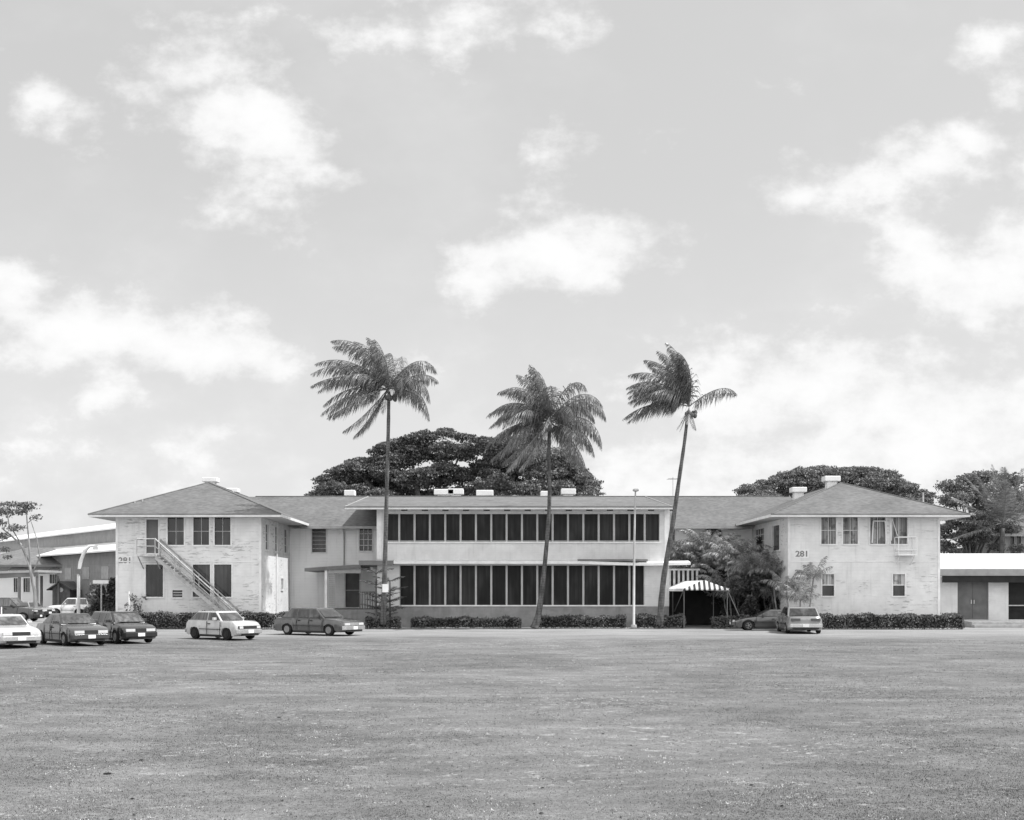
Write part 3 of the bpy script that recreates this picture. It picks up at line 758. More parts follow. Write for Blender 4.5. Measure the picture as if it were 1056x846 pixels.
for x, y in ((ax0+.1, d+.1), (ax1-.1, d+.1), (ax0+.1, d+4.7), (ax1-.1, d+4.7), (ax0+.1, d+9), (ax1-.1, d+9)):
    mb = MB(); mb.tube([(x, y, 0), (x, y, azb)], .028, 6); mb.build('pole', M['fascia'], aw)
for sg, x in ((1, ax1-.1), (-1, ax0+.1)):
    mb = MB(); mb.tube([(x, d+.1, azb-.05), (x+sg*(1.1 if sg > 0 else .0), d+(.1 if sg > 0 else 4.), .0 if sg > 0 else 1.)], .03, 6); mb.build('brace', M['fascia'], aw)

# ------------------------------------------------------------------ the low building at the right
d = 76.; gbx = thing('garage', (gx(1040, d), d, 0), 'low flat fronted garage with pale roof and double grey doors', 'building')
gf = Face((0, d, 0), (1,0,0), (0,-1,0)); XG = lambda p: gx(p, d)
g1 = 1130; zt = gz(600, d)
mb = MB(); gf.wall(mb, XG(969.5), XG(g1), .35, zt+.3, [(XG(987.5), XG(1019.5), .45, zt-.0), (XG(1040), XG(1090), .45, zt-.0)], .2)
mb.quad(gf.P(XG(g1), 0, 0), gf.P(XG(g1), 0, -9), gf.P(XG(g1), zt+.3, -9), gf.P(XG(g1), zt+.3, 0))
mb.build('wall', M['spandrel'], gbx, recalc=False)
for k in range(2):
    a = XG(987.5)+(XG(1019.5)-XG(987.5))*k/2; b = a+(XG(1019.5)-XG(987.5))/2
    mb = MB(); gf.sbox(mb, a+.01, b-.01, .46, zt+.0, -.16, -.1)
    dr = mb.build('door', M['door_far'], gbx)
    mb = MB()
    for zz_ in (.9, 2.0): gf.sbox(mb, a+.08, b-.08, zz_, zz_+.1, -.1, -.08)
    mb.build('door_rail', M['door_far'], dr)
    mb = MB(); gf.sbox(mb, (b-.12 if k == 0 else a+.06), (b-.06 if k == 0 else a+.12), 1.5, 1.75, -.1, -.05); mb.build('handle', M['metal'], dr)
mb = MB(); gf.sbox(mb, XG(1040), XG(1090), .46, zt, -.6, -.5); gf.sbox(mb, XG(1040), XG(1090), 1.1, 1.16, -.3, -.26); mb.build('bay_back', M['dark'], gbx)
mb = MB(); mb.box((XG(1040), d+.2, 1.35), (XG(1090), d+.28, 1.42)); mb.build('bay_rail', M['metal'], gbx)
mb = MB(); ys0 = d-.9; xs0, xs1 = gx(968.5, ys0), gx(g1+6, ys0); zf = gz(586.5, ys0); zbk = gz(571, d+7)
mb.hull8([(xs0,ys0,zf-.04),(xs1,ys0,zf-.04),(xs1,d+7,zbk-.05),(xs0,d+7,zbk-.05)], [(xs0,ys0,zf),(xs1,ys0,zf),(xs1,d+7,zbk),(xs0,d+7,zbk)])
rg = mb.build('roof', M['garage_roof'], gbx)
mb = MB(); mb.hull8([(xs0+.05,ys0+.05,zf-.46),(xs1,ys0+.05,zf-.46),(xs1,ys0+.12,zf-.46),(xs0+.05,ys0+.12,zf-.46)], [(xs0,ys0-.06,zf-.045),(xs1,ys0-.06,zf-.045),(xs1,ys0+.1,zf-.045),(xs0,ys0+.1,zf-.045)]); mb.build('fascia', M['trim_grey'], rg)
mb = MB(); mb.box((xs0+.3, ys0+.13, zf-.9), (xs1, ys0+.3, zf-.44)); mb.box((xs0+.3, ys0+.3, zf-.5), (xs1, d-.02, zf-.44)); mb.build('roof_shadow_band', M['dark'], rg)  # near-black band, shadow beneath the roof put into its colour
mb = MB(); mb.box((XG(992), d-1.6, 0), (XG(g1), d-.01, .36)); mb.box((XG(992), d-2.0, 0), (XG(1040), d-1.61, .18)); mb.build('step', M['concrete'], gbx, bevel=.02)

# house at far right
d = 98.; hs = thing('bungalow', (gx(1070, d), d, 0), 'grey hipped roof house behind the low garage at the picture edge', 'house')
hf = Face((0, d, 0), (1,0,0), (0,-1,0)); XH = lambda p: gx(p, d)
ztop = gz(548, d)
mb = MB(); wl = [(XH(1041.5), XH(1046), 3.4, ztop-.3), (XH(1048), XH(1053), 3.4, ztop-.3), (XH(1060), XH(1066), 3.4, ztop-.3)]
hf.wall(mb, XH(1032), XH(1120), 0, ztop, wl); l_ = Face((XH(1032), d, 0), (0,1,0), (-1,0,0)); l_.wall(mb, 0, 8, 0, ztop); mb.build('wall', M['trim_grey'], hs, recalc=False)
for q in wl: hf.window(hs, *q, 'glass', fm='trim_grey')
mb = MB(); a, b = gx(1016, d-1.2), gx(1135, d-1.2); ze_ = gz(550.5, d-1.2)
mb.quad((a,d-1.2,ze_),(b,d-1.2,ze_),(b-5,d+3.5,ze_+2.3),(a+5,d+3.5,ze_+2.3)); mb.quad((a,d+9,ze_),(a,d-1.2,ze_),(a+5,d+3.5,ze_+2.3)); mb.quad((b,d+9,ze_),(a,d+9,ze_),(a+5,d+3.5,ze_+2.3),(b-5,d+3.5,ze_+2.3))
rr_ = mb.build('roof', M['roof'], hs, recalc=False)
mb = MB(); mb.box((a,d-1.25,ze_-.22),(b,d-1.2,ze_)); mb.build('fascia', M['trim_grey'], rr_)

# ------------------------------------------------------------------ buildings at the left
# hangar: long stepped shed receding to the left
def line_pt(px, py_, z):  # depth at which a level line of height z shows at row py_
    d_ = (z-H)*F/(YH-py_); return (gx(px, d_), d_)
A = Vector((*line_pt(130, 534.9, 9.3), 0)); B = Vector((*line_pt(20, 549.5, 9.3), 0)); U_ = (A-B).normalized(); B = B-U_*14; A = A+U_*10
N_ = Vector((U_.y, -U_.x, 0)); L_ = (A-B).length
hg = thing('hangar', ((A+B)/2)[:], 'huge pale hangar with a stepped roof behind the small house', 'building')
hb = Face(B, U_, N_)
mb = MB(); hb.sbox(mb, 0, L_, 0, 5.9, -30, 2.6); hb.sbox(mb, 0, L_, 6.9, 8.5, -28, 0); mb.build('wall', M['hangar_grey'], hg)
mb = MB(); mb.hull8([hb.P(-.2,8.35,.4), hb.P(L_+.2,8.35,.4), hb.P(L_+.2,9.3,-3.7), hb.P(-.2,9.3,-3.7)], [hb.P(-.2,8.5,.4), hb.P(L_+.2,8.5,.4), hb.P(L_+.2,9.55,-3.7), hb.P(-.2,9.55,-3.7)]); h1 = mb.build('upper_roof', M['far_white'], hg)
mb = MB(); mb.hull8([hb.P(-.2,9.2,-3.72), hb.P(L_+.2,9.2,-3.72), hb.P(L_+.2,9.2,-28), hb.P(-.2,9.2,-28)], [hb.P(-.2,9.5,-3.72), hb.P(L_+.2,9.5,-3.72), hb.P(L_+.2,10.9,-16), hb.P(-.2,10.3,-16)]); mb.build('roof_sheet', M['roof_low'], h1)
mb = MB(); mb.hull8([hb.P(-.2,5.85,3.8), hb.P(L_+.2,5.85,3.8), hb.P(L_+.2,6.85,0.02), hb.P(-.2,6.85,0.02)], [hb.P(-.2,6.0,3.8), hb.P(L_+.2,6.0,3.8), hb.P(L_+.2,7.1,0.02), hb.P(-.2,7.1,.02)]); mb.build('lower_roof', M['far_white'], hg)
for k in range(11):
    mb = MB(); uu = L_*(k+.3)/11; hb.sbox(mb, uu, uu+2.0, 3.4, 4.6, 2.55, 2.66); mb.build('window', M['trim_grey'], hg)

# bungalow with hipped roof
d = 122.; bn = thing('bungalow', (gx(20, d), d, 0), 'white walled house with grey hipped roof and window awnings before the hangar', 'house')
bf = Face((0, d, 0), (1,0,0), (0,-1,0)); XB = lambda p: gx(p, d)
ze_ = gz(580, d)
wl = [(XB(14), XB(20), 2.1, 3.6), (XB(24), XB(31), 2.1, 3.6), (XB(51), XB(59), 3.0, 4.0), (XB(-8), XB(-2), 2.1, 3.6)]
mb = MB(); bf.wall(mb, XB(-40), XB(62), 0, ze_, wl); r2 = Face((XB(62), d, 0), (0,1,0), (1,0,0)); r2.wall(mb, 0, 10, 0, ze_); mb.build('wall', M['far_white'], bn, recalc=False)
mb = MB(); bf.sbox(mb, XB(-40), XB(60.5), 4.3, ze_-.02, -.05, .03); mb.build('upper_panel', M['trim_grey'], bn)
for q in wl: bf.window(bn, *q, 'glass', nx=2)
for a, b in ((12, 36), (54, 63)):
    mb = MB(); z1, z0 = gz(585, d), gz(589, d); xa, xb = XB(a), XB(b)
    mb.hull8([(xa,d-.9,z0-.05),(xb,d-.9,z0-.05),(xb,d-.02,z1-.05),(xa,d-.02,z1-.05)], [(xa,d-.9,z0),(xb,d-.9,z0),(xb,d-.02,z1),(xa,d-.02,z1)]); mb.build('window_awning', M['far_white'], bn)
mb = MB(); y_ = d-1.4; a, b = gx(-45, y_), gx(80, y_); zz_ = gz(582.5, y_); zt_ = gz(565, y_+6.5)
mb.quad((a,y_,zz_),(b,y_,zz_),(b-5,y_+6,zt_),(a+5,y_+6,zt_)); mb.quad((b,y_,zz_),(b,y_+12,zz_),(b-5,y_+6,zt_)); mb.quad((b,y_+12,zz_),(a,y_+12,zz_),(a+5,y_+6,zt_),(b-5,y_+6,zt_))
rr_ = mb.build('roof', M['roof_low'], bn, recalc=False)
mb = MB(); mb.box((a,y_-.05,zz_-.22),(b,y_,zz_)); mb.build('fascia', M['fascia'], rr_)

# open carport
d = 108.; cp = thing('carport', (gx(5, d), d, 0), 'flat roofed open carport with dark posts in front of the white house', 'carport')
mb = MB(); a, b = gx(-40, d), gx(39, d); zc = gz(589, d)
mb.hull8([(a,d,zc-.35),(b,d,zc-.12),(b,d+6,zc-.12),(a,d+6,zc-.35)], [(a,d,zc-.15),(b,d,zc+.1),(b,d+6,zc+.1),(a,d+6,zc-.15)]); mb.build('roof', M['trim_grey'], cp)
mb = MB(); mb.hull8([(a,d+.1,zc-.85),(b,d+.1,zc-.5),(b,d+.2,zc-.5),(a,d+.2,zc-.85)], [(a,d+.1,zc-.36),(b,d+.1,zc-.13),(b,d+.2,zc-.13),(a,d+.2,zc-.36)]); mb.build('beam', M['fascia'], cp)
for px, yy_ in ((18.5, .2), (37, .2), (-20, .2), (18.5, 5.5), (37, 5.5)):
    mb = MB(); x = gx(px, d); mb.box((x-.1, d+yy_, 0), (x+.1, d+yy_+.2, zc-.4)); mb.build('post', M['fascia'], cp)
# shed
d = 114.; sh = thing('shed', (gx(63, d), d, 0), 'small dark gabled shed with a round white disc on its front', 'shed')
mb = MB(); a, b, m_ = gx(54, d), gx(72, d), gx(63, d); ze_, zp = gz(606.5, d), gz(601, d)
i = len(mb.v); mb.quad((a,d,0),(b,d,0),(b,d,ze_),(m_,d,zp),(a,d,ze_)); mb.quad((b,d,0),(b,d+3,0),(b,d+3,ze_),(b,d,ze_)); mb.quad((a,d+3,0),(a,d,0),(a,d,ze_),(a,d+3,ze_)); mb.build('wall', M['brick'], sh, recalc=False)
mb = MB(); a, b = gx(50, d), gx(77, d); zz_ = gz(608, d)
mb.hull8([(a,d-.5,zz_-.1),(m_,d-.5,zp-.0),(m_,d+3.4,zp),(a,d+3.4,zz_-.1)], [(a,d-.5,zz_),(m_,d-.5,zp+.15),(m_,d+3.4,zp+.15),(a,d+3.4,zz_)])
mb.hull8([(m_,d-.5,zp),(b,d-.5,zz_-.1),(b,d+3.4,zz_-.1),(m_,d+3.4,zp)], [(m_,d-.5,zp+.15),(b,d-.5,zz_),(b,d+3.4,zz_),(m_,d+3.4,zp+.15)]); mb.build('roof', M['roof'], sh)
mb = MB(); mb.lathe([(.22, 0), (.22, .04)], 'y', 14, (m_, d-.06, gz(608.5, d))); mb.build('disc', M['white'], sh)
mb = MB(); mb.box((gx(56.5,d), d-.04, 0), (gx(61.5,d), d-.005, 2.0)); mb.build('door', M['door'], sh)

# ------------------------------------------------------------------ leaves and trees
def leaf_quads(C, size, flat=.0, aspect=1.6):
    n = len(C); a = rng.normal(0, 1, (n, 3)); a[:, 2] *= (1-flat); a /= np.linalg.norm(a, axis=1)[:, None]
    b = rng.normal(0, 1, (n, 3)); b -= (b*a).sum(1)[:, None]*a; b /= np.linalg.norm(b, axis=1)[:, None]
    s_ = (size*rng.uniform(.6, 1.4, n))[:, None]
    V = np.stack([C-a*s_*aspect/2, C+b*s_/2, C+a*s_*aspect/2, C-b*s_/2], 1).reshape(-1, 3)
    return V
def lump_points(lumps, n, shell=.35, under=.35):
    L = np.array(lumps, dtype=float); vol = (L[:, 3]*L[:, 4]*L[:, 5])**(2/3.); k = rng.choice(len(L), n, p=vol/vol.sum())
    d_ = rng.normal(0, 1, (n, 3)); d_ /= np.linalg.norm(d_, axis=1)[:, None]
    neg = (d_[:, 2] < 0) & (rng.uniform(0, 1, n) > under); d_[neg, 2] *= -1
    r_ = 1-np.abs(rng.normal(0, shell, n)).clip(0, .95)
    r_ *= 1+.16*np.sin(d_[:, 0]*7+k)*np.sin(d_[:, 1]*6+k*2)+.12*np.sin(d_[:, 2]*11+k*3)
    return L[k, :3]+d_*L[k, 3:6]*r_[:, None]
def quads_build(name, V, mat, parent=None, origin=None):
    return build(name, V, np.arange(len(V)).reshape(-1, 4), mat, parent, origin=origin)
def tree(name, label, group, base, trunk_h, r_, crown_lumps, n, size, mat, bark='bark_tree', limbs=6, cat='tree', under=.35, shell=.3):
    t = thing(name, base, label, cat, group)
    mb = MB(); b = Vector(base); top = b+Vector((rng.uniform(-.4,.4), 0, trunk_h))
    mb.tube([b, b.lerp(top, .5)+Vector((.2,0,0)), top], [r_*1.3, r_, r_*.8], 9)
    L = sorted(crown_lumps, key=lambda q: -q[3])
    for q in L[:limbs]:
        e = Vector(q[:3]); mid = top.lerp(e, .5)+Vector((0, 0, .4)); mb.tube([top-Vector((0,0,.3)), mid, e], [r_*.6, r_*.35, r_*.12], 6)
    mb.build('trunk', M[bark], t)
    quads_build('crown', leaf_quads(lump_points(crown_lumps, n, shell, under), size), M[mat], t)
    return t
def dome_lumps(px0, px1, ptop, pbase, d, n, r_, depth=8., flat=.75, prof=None):
    out = []; cx = (px0+px1)/2; hwp = (px1-px0)/2
    for k in range(n):
        t = -1+2*(k+.5)/n+rng.uniform(-.5, .5)/n*2; t = max(-.97, min(.97, t))
        hgt = prof(t) if prof else math.sqrt(1-t*t*.92)
        for m_ in (1, .66, .36):
            dd = d+rng.uniform(-depth/2, depth/2)*(1 if m_ < 1 else .6); rr = r_*rng.uniform(.75, 1.25)
            py = pbase+(ptop-pbase)*hgt*m_
            x = gx(cx+hwp*t*(.96 if m_ == 1 else .92), dd); z = gz(py, dd)-rr*flat*.8
            out.append((x, dd, z, rr, rr, rr*flat))
    return out
# big monkeypods behind the ridge
d = 112.
def prof_lumps(pts, d, n, r_, depth, flat, base=518, lay=(1, .82, .66, .5, .34, .18)):
    out = []; xs = [p[0] for p in pts]; ys = [p[1] for p in pts]
    for k in range(n):
        px = xs[0]+(xs[-1]-xs[0])*(k+.5+rng.uniform(-.4, .4))/n; top = np.interp(px, xs, ys)
        for m_ in lay:
            dd = d+rng.uniform(-depth/2, depth/2)*(1.2-m_*.6); rr = r_*rng.uniform(.6, 1.35)
            py = base+(top-base)*m_+(rng.uniform(-3, 3) if m_ < 1 else rng.uniform(0, 3))
            out.append((gx(px+rng.uniform(-4, 4), dd), dd, gz(py, dd)-rr*flat*.9, rr, rr, rr*flat))
    return out
lm = prof_lumps([(326,509),(346,484),(368,474),(384,462),(410,452),(440,444),(462,441),(485,447),(505,449),(520,456)], d, 19, 1.35, 9, .42)
tree('monkeypod_tree', 'broad dark tree rising behind the ridge between the first and second coconut palms', 'big trees behind the roof', (gx(440, d), d, 0), 7, .7, lm, 120000, .135, 'tree_dark', limbs=14, under=.35, shell=.22)
lm = prof_lumps([(502,452),(525,448),(550,452),(575,462),(592,472),(603,486),(610,505)], d+3, 11, 1.4, 7, .55)
tree('monkeypod_tree', 'softer grey tree behind the ridge under the middle coconut palm', 'big trees behind the roof', (gx(560, d+2), d+2, 0), 7, .6, lm, 62000, .135, 'tree_mid', limbs=9, under=.4, shell=.22)
d = 118.
lm = prof_lumps([(764,509),(778,500),(800,490),(822,483),(845,480),(880,480),(905,484),(925,491),(942,501),(956,512)], d, 19, 1.35, 10, .45, 522, (1, .75, .5, .2))
tree('monkeypod_tree', 'wide dome crowned tree behind the right wing roof', 'big trees behind the roof', (gx(860, d), d, 0), 6, .7, lm, 90000, .135, 'tree_mid', limbs=10, under=.35, shell=.22)
# looser trees at the right
d = 104.
def rlumps(n, px0, px1, py0, py1, d_, r0, r1, dep=3., fl=.5):
    return [(gx(rng.uniform(px0, px1), d_), d_+rng.uniform(-dep, dep), gz(rng.uniform(py0, py1), d_), rr, rr, rr*fl) for rr in rng.uniform(r0, r1, n)]
lm = rlumps(24, 968, 1050, 500, 545, d, .7, 1.5)+rlumps(8, 985, 1030, 492, 505, d, .8, 1.4)
tree('shade_tree', 'airy pale leaved tree behind the low garage', 'trees behind the garage', (gx(1008, d), d, 0), 4.5, .3, lm, 26000, .12, 'tree_mid', limbs=14, under=.7, shell=.4)
lm = rlumps(34, 960, 1040, 532, 574, d-6, .6, 1.2, 2., .45)
tree('shade_tree', 'low dark branching tree just above the garage roof', 'trees behind the garage', (gx(998, d-6), d-6, 0), 3., .25, lm, 18000, .12, 'tree_dark', limbs=14, under=.7, shell=.4)
# thin tree at the left edge
d = 92.; tt = thing('wiliwili_tree', (gx(36, d), d, 0), 'thin bare limbed tree with flat leaf pads beside the carport', 'tree')
mb = MB(); P = lambda px, py, dd=0: (gx(px, d+dd), d+dd, gz(py, d+dd))
mb.tube([P(37, 639), P(36, 612), P(31, 585), P(22, 562), P(12, 553), P(2, 545)], [.17,.15,.12,.1,.07,.04], 7)
mb.tube([P(31, 585), P(30, 560), P(28, 540), P(27, 522)], [.1,.07,.05,.03], 6)
mb.tube([P(33, 592), P(41, 575), P(38, 556), P(32, 538)], [.07,.06,.045,.02], 6)
mb.tube([P(22, 562), P(9, 540), P(7, 525)], [.07,.05,.03], 6); mb.tube([P(12, 553), P(-6, 560)], [.06,.03], 6); mb.tube([P(28, 540), P(38, 532)], [.04,.02], 5)
mb.build('trunk', M['bark_pale'], tt)
lm = [(*P(6, 528, 1), 1.1, .9, .42), (*P(24, 521), 1.5, 1., .28), (*P(22, 528), .7, .7, .3), (*P(16, 545), .95, .8, .35), (*P(37, 534), .55, .5, .28), (*P(2, 520), 1., .7, .25),
      (*P(2, 553), .8, .7, .35), (*P(5, 567), .6, .5, .25), (*P(-4, 540), 1., .8, .4), (*P(14, 520), .8, .6, .25), (*P(31, 524), .6, .5, .22), (*P(8, 575), .5, .4, .2)]
quads_build('crown', leaf_quads(lump_points(lm, 1700, .5, .8), .14), M['tree_pale'], tt)
# shrubs between hangar and the left wing
def shrub(name, label, px0, px1, ptop, d, n, size, mat='shrub', group=None, pale=False):
    b = (gx((px0+px1)/2, d), d, 0); t = thing(name, b, label, 'shrub', group); w_ = (px1-px0)*d/F; hgt = gz(ptop, d)
    lm = []
    for k in range(14):
        zz = rng.uniform(.15, .85)*hgt; lm.append((b[0]+rng.uniform(-.42, .42)*w_*(1.1-.5*zz/hgt), d+rng.uniform(-.8, .8), zz, w_*.2, .6, hgt*.17))
    quads_build('foliage', leaf_quads(lump_points(lm, n, .3, .6), size), M[mat], t)
    mb = MB()
    for k in range(4): mb.tube([b, (b[0]+rng.uniform(-.3,.3)*w_, d, hgt*.7)], [.06, .02], 5)
    mb.build('stem', M['bark_tree'], t)
shrub('shrub', 'tall dark shrub filling the gap left of the left wing', 100, 121, 597, 84, 6500, .13)
shrub('shrub', 'speckled shrub behind the signpost', 88, 108, 596, 90, 3200, .14, 'tree_mid')
shrub('shrub', 'low dark shrub at the foot of the signpost', 106, 128, 622, 76, 3000, .1)
shrub('shrub', 'spindly pale shrub against the peeling corner of the left wing', 131, 150, 612, 71.6, 260, .12, 'tree_mid')
shrub('shrub', 'dark leafy bush against the inner wall of the right wing', 776, 812, 553, 80, 9000, .15)
shrub('shrub', 'dense dark bush behind the small feather palms', 748, 812, 574, 78.8, 24000, .13)
shrub('shrub', 'tall dark bush hiding the inner corner of the right wing', 790, 815, 566, 75.5, 14000, .12)
shrub('shrub', 'round dark bush beside the hood of the sports car', 758, 784, 592, 75.2, 12000, .12)
shrub('shrub', 'dark bush crowding behind the awning roof', 706, 752, 568, 80.6, 12000, .13)

# ------------------------------------------------------------------ palms
def frond(mb, base, az_, el_, L, droop, wind, nl=42, ll=.85, lw=.055, width_prof=None, seg=12, hang=.55, r0=.035):
    d_ = Vector((math.cos(el_)*math.cos(az_), math.cos(el_)*math.sin(az_), math.sin(el_))); p = Vector(base); pts = [p.copy()]; dirs = [d_.copy()]
    st = L/seg
    for k in range(seg):
        t = (k+1)/seg
        d_ = (d_+Vector((0, 0, -1))*droop*t*st+wind*t*st).normalized(); p = p+d_*st; pts.append(p.copy()); dirs.append(d_.copy())
    mb.tube(pts, [r0*(1-.85*k/seg) for k in range(seg+1)], 4, cap=False)
    for k in range(nl):
        if random.random() < .06: continue
        t = .14+.86*(k+.5)/nl; f = t*seg; i = min(int(f), seg-1); q = pts[i].lerp(pts[i+1], f-i); dd = dirs[i].lerp(dirs[i+1], f-i).normalized()
        side = dd.cross(Vector((0,0,1)))
        side = side.normalized() if side.length > .05 else Vector((0,1,0))
        l_ = ll*random.uniform(.8,1.)*(math.sin(math.pi*min(1., (t*.82+.16)))**.6)*random.uniform(.85, 1.12)
        for sg in (-1, 1):
            v_ = (side*sg*.8+dd*(.55+.5*t)+Vector((0,0,-1))*hang*random.uniform(.2,2.0)+wind*1.9*random.uniform(.4,1.5)).normalized()
            v2 = (v_+Vector((0,0,-1))*hang*.9+wind*1.1).normalized()
            wv_ = dd*lw*.5
            a = q; b = q+v_*l_*.5; c = b+v2*l_*.5
            mb.quad(a-wv_*.6, a+wv_*.6, b+wv_, b-wv_); mb.quad(b-wv_, b+wv_, c)
def palm(name, label, group, path, radii, crown, fronds, wind, leaf='palm_leaf', ll=1.15, hang=1.25, coco=True, nl=74, lw=.05, bark='bark', fname='frond', dead=()):
    base = path[0]; t = thing(name, base, label, 'palm tree', group)
    pts = []; rr = []
    for k in range(len(path)-1):   # Catmull-Rom through the given points
        p0, p1, p2, p3 = [Vector(path[max(0, min(len(path)-1, k+j))]) for j in (-1, 0, 1, 2)]
        for j in range(6):
            s_ = j/6; pts.append(.5*((2*p1)+(p2-p0)*s_+(2*p0-5*p1+4*p2-p3)*s_*s_+(3*p1-p0-3*p2+p3)*s_**3)); rr.append(radii[k]*(1-s_)+radii[k+1]*s_)
    pts.append(Vector(path[-1])); rr.append(radii[-1])
    rr = [q*(.78 if coco else 1)*(1+.05*math.sin(k*2.1)) for k, q in enumerate(rr)]
    mb = MB(); mb.tube(pts, rr, 10); mb.build('trunk', M[bark], t, smooth=True)
    if coco: fronds = list(fronds)+[(a_+random.uniform(-22, 22), e_+random.uniform(-12, 8), l_*.92, d_*1.25) for a_, e_, l_, d_ in fronds[::3]]
    for az_, el_, L, dr in fronds:
        mb = MB(); frond(mb, Vector(crown)+Vector((0, 0, random.uniform(-.1,.15))), R(az_+random.uniform(-12,12)), R(el_+random.uniform(-5,5)), L*random.uniform(.8,1.04)*(1.07 if el_ > 62 and coco else 1.03), dr*random.uniform(1.2,1.7), wind*random.uniform(.8,1.25), nl, ll, lw, hang=hang)
        mb.build(fname, M[leaf], t, recalc=False)
    for az_, el_, L, dr in dead:
        mb = MB(); frond(mb, Vector(crown)+Vector((0, 0, -.2)), R(az_), R(el_), L, dr, wind*.5, 26, .5, .05); mb.build('dead_frond', M['palm_dead'], t, recalc=False)
    if coco:
        mb = MB()
        for k in range(9):
            a = k*2.4; c = Vector(crown)+Vector((math.cos(a)*.28+.12, math.sin(a)*.28, -.45-.1*(k % 3)))
            mb.lathe([(.02, -.15), (.09, -.11), (.125, 0), (.09, .11), (.02, .15)], 'z', 8, c)
        mb.build('coconut_bunch', M['shrub'] if False else M['bark_tree'], t, smooth=True)
    return t
# azimuth: 0 = to the right, 180 = to the left, 90 = away, 270 = to the viewer
dP = 71.6
def PP(px, py, d_=dP): return (gx(px, d_), d_, gz(py, d_))
W1 = Vector((-.25, .04, 0))
L1 = [(120,78,3.9,.25),(200,72,4.2,.28),(250,76,3.8,.3),(160,60,4.6,.3),(230,58,4.6,.34),(100,64,4.2,.34),(180,48,4.8,.32),(205,38,4.9,.3),(150,36,4.7,.34),(190,24,4.9,.3),
      (230,30,4.5,.4),(170,12,4.7,.32),(195,2,4.6,.3),(215,-12,4.5,.3),(175,-24,4.5,.16),(200,-48,4.4,.05),(190,-62,3.8,.05),(280,55,4.2,.5),(60,62,4.0,.5),
      (330,48,3.9,.66),(15,52,4.2,.62),(350,30,4.0,.56),(20,14,3.9,.5),(345,0,4.4,.5),(300,20,4.0,.6),(80,20,4.,.6)]
palm('coconut_palm', 'leftmost of the three tall coconut palms, straight trunk with a small white sign', 'tall coconut palms before the building', [PP(395,644.5),PP(396.5,600),PP(399,500),PP(400.5,440),PP(401,404)], [.26,.2,.15,.14,.12], PP(401,401), L1, W1)
L2 = [(130,80,3.6,.22),(200,70,3.9,.3),(250,72,3.8,.4),(160,56,4.2,.34),(90,74,3.6,.3),(225,52,4.3,.42),(180,42,4.5,.42),(200,30,4.6,.46),(150,26,4.5,.46),(230,22,4.4,.5),
      (185,12,4.5,.5),(170,-4,4.5,.42),(210,-14,4.6,.4),(190,-28,4.7,.2),(230,-34,4.6,.2),(185,-48,4.6,.08),(250,-50,4.2,.1),(300,-40,4.0,.1),(280,50,4.2,.6),(60,60,3.6,.4),
      (320,60,3.9,.7),(0,58,4.2,.72),(345,46,4.4,.7),(20,38,4.3,.66),(330,22,4.3,.6),(0,8,4.4,.5),(350,-14,4.3,.36),(310,-20,4.2,.3),(30,-30,4.0,.2),(10,-46,4.0,.1),(80,10,4.2,.5),(270,0,4.2,.4)]
palm('coconut_palm', 'middle tall coconut palm, fullest crown, trunk curving at its foot', 'tall coconut palms before the building', [PP(551,648.5),PP(556,630),PP(562,580),PP(566.5,520),PP(566,470),PP(567,438)], [.36,.23,.17,.15,.14,.12], PP(567,434), L2, Vector((-.2,.03,0)))
L3 = [(110,82,3.9,.1),(60,86,4.1,.05),(200,74,4.1,.2),(250,76,3.9,.28),(160,64,4.3,.28),(225,60,4.3,.34),(185,52,4.4,.36),(205,42,4.4,.38),(150,44,4.3,.4),(190,30,4.4,.42),(170,34,4.2,.4),
      (225,34,4.2,.42),(180,16,4.3,.42),(200,6,4.1,.4),(140,70,3.8,.3),(280,70,3.6,.3),(5,36,4.2,.42)]
palm('coconut_palm', 'rightmost tall coconut palm leaning right over the entrance, windswept crown', 'tall coconut palms before the building', [PP(680.5,644.5),PP(684,600),PP(693,545),PP(701,490),PP(706,455),PP(709.5,424)], [.27,.22,.18,.15,.13,.12], PP(710.5,418), L3, Vector((-.33,.03,0)),
     dead=((200,-60,1.6,.1),(300,-62,1.5,.1),(20,-65,1.4,.1),(160,-70,1.5,.1),(260,-50,1.4,.2)))
d = 96.
palm('coconut_palm', 'short upright palm behind the low garage at the far right', None, [PP(1031,640,d),PP(1032,590,d),PP(1034,545,d)], [.25,.22,.2], PP(1034,541,d),
     [(az_, e, 5.0, .03) for az_, e in ((0,84),(90,78),(180,80),(270,76),(20,66),(200,64),(150,58),(330,60),(250,58),(60,52),(10,42),(170,38),(190,26),(350,28),(220,40),(300,36),(0,12),(180,6),(200,-10),(340,-8))], Vector((-.05,0,0)), ll=1.0, coco=False, hang=.3)
# small feather palms by the entrance
def areca(label, px, ptop, d_, stems, L, nf, seedless=0, lw=.045):
    b = (gx(px, d_), d_, 0); t = thing('feather_palm', b, label, 'palm', 'small feather palms by the entrance')
    for s_ in range(stems):
        an = s_*2.4+px; off = Vector((math.cos(an)*.55, math.sin(an)*.35, 0))*(0 if stems == 1 else 1)
        hgt = gz(ptop, d_)-L*.45; hgt *= 1-.22*(s_ % 3)
        top = Vector(b)+off*1.7+Vector((0, 0, max(.8, hgt)))
        mb = MB(); mb.tube([Vector(b)+off*.6, (Vector(b)+off).lerp(top, .5), top], [.06,.05,.045], 6); mb.build('stem', M['bark_pale'], t)
        for k in range(nf):
            mb = MB(); frond(mb, top, R(k*137.5+px*3+s_*40), R(68-50*(k/nf)), L*random.uniform(.8,1.1), 1.1, Vector((-.05,0,0)), 32, .55, lw, seg=9, hang=.8, r0=.02)
            mb.build('frond', M['areca'], t, recalc=False)
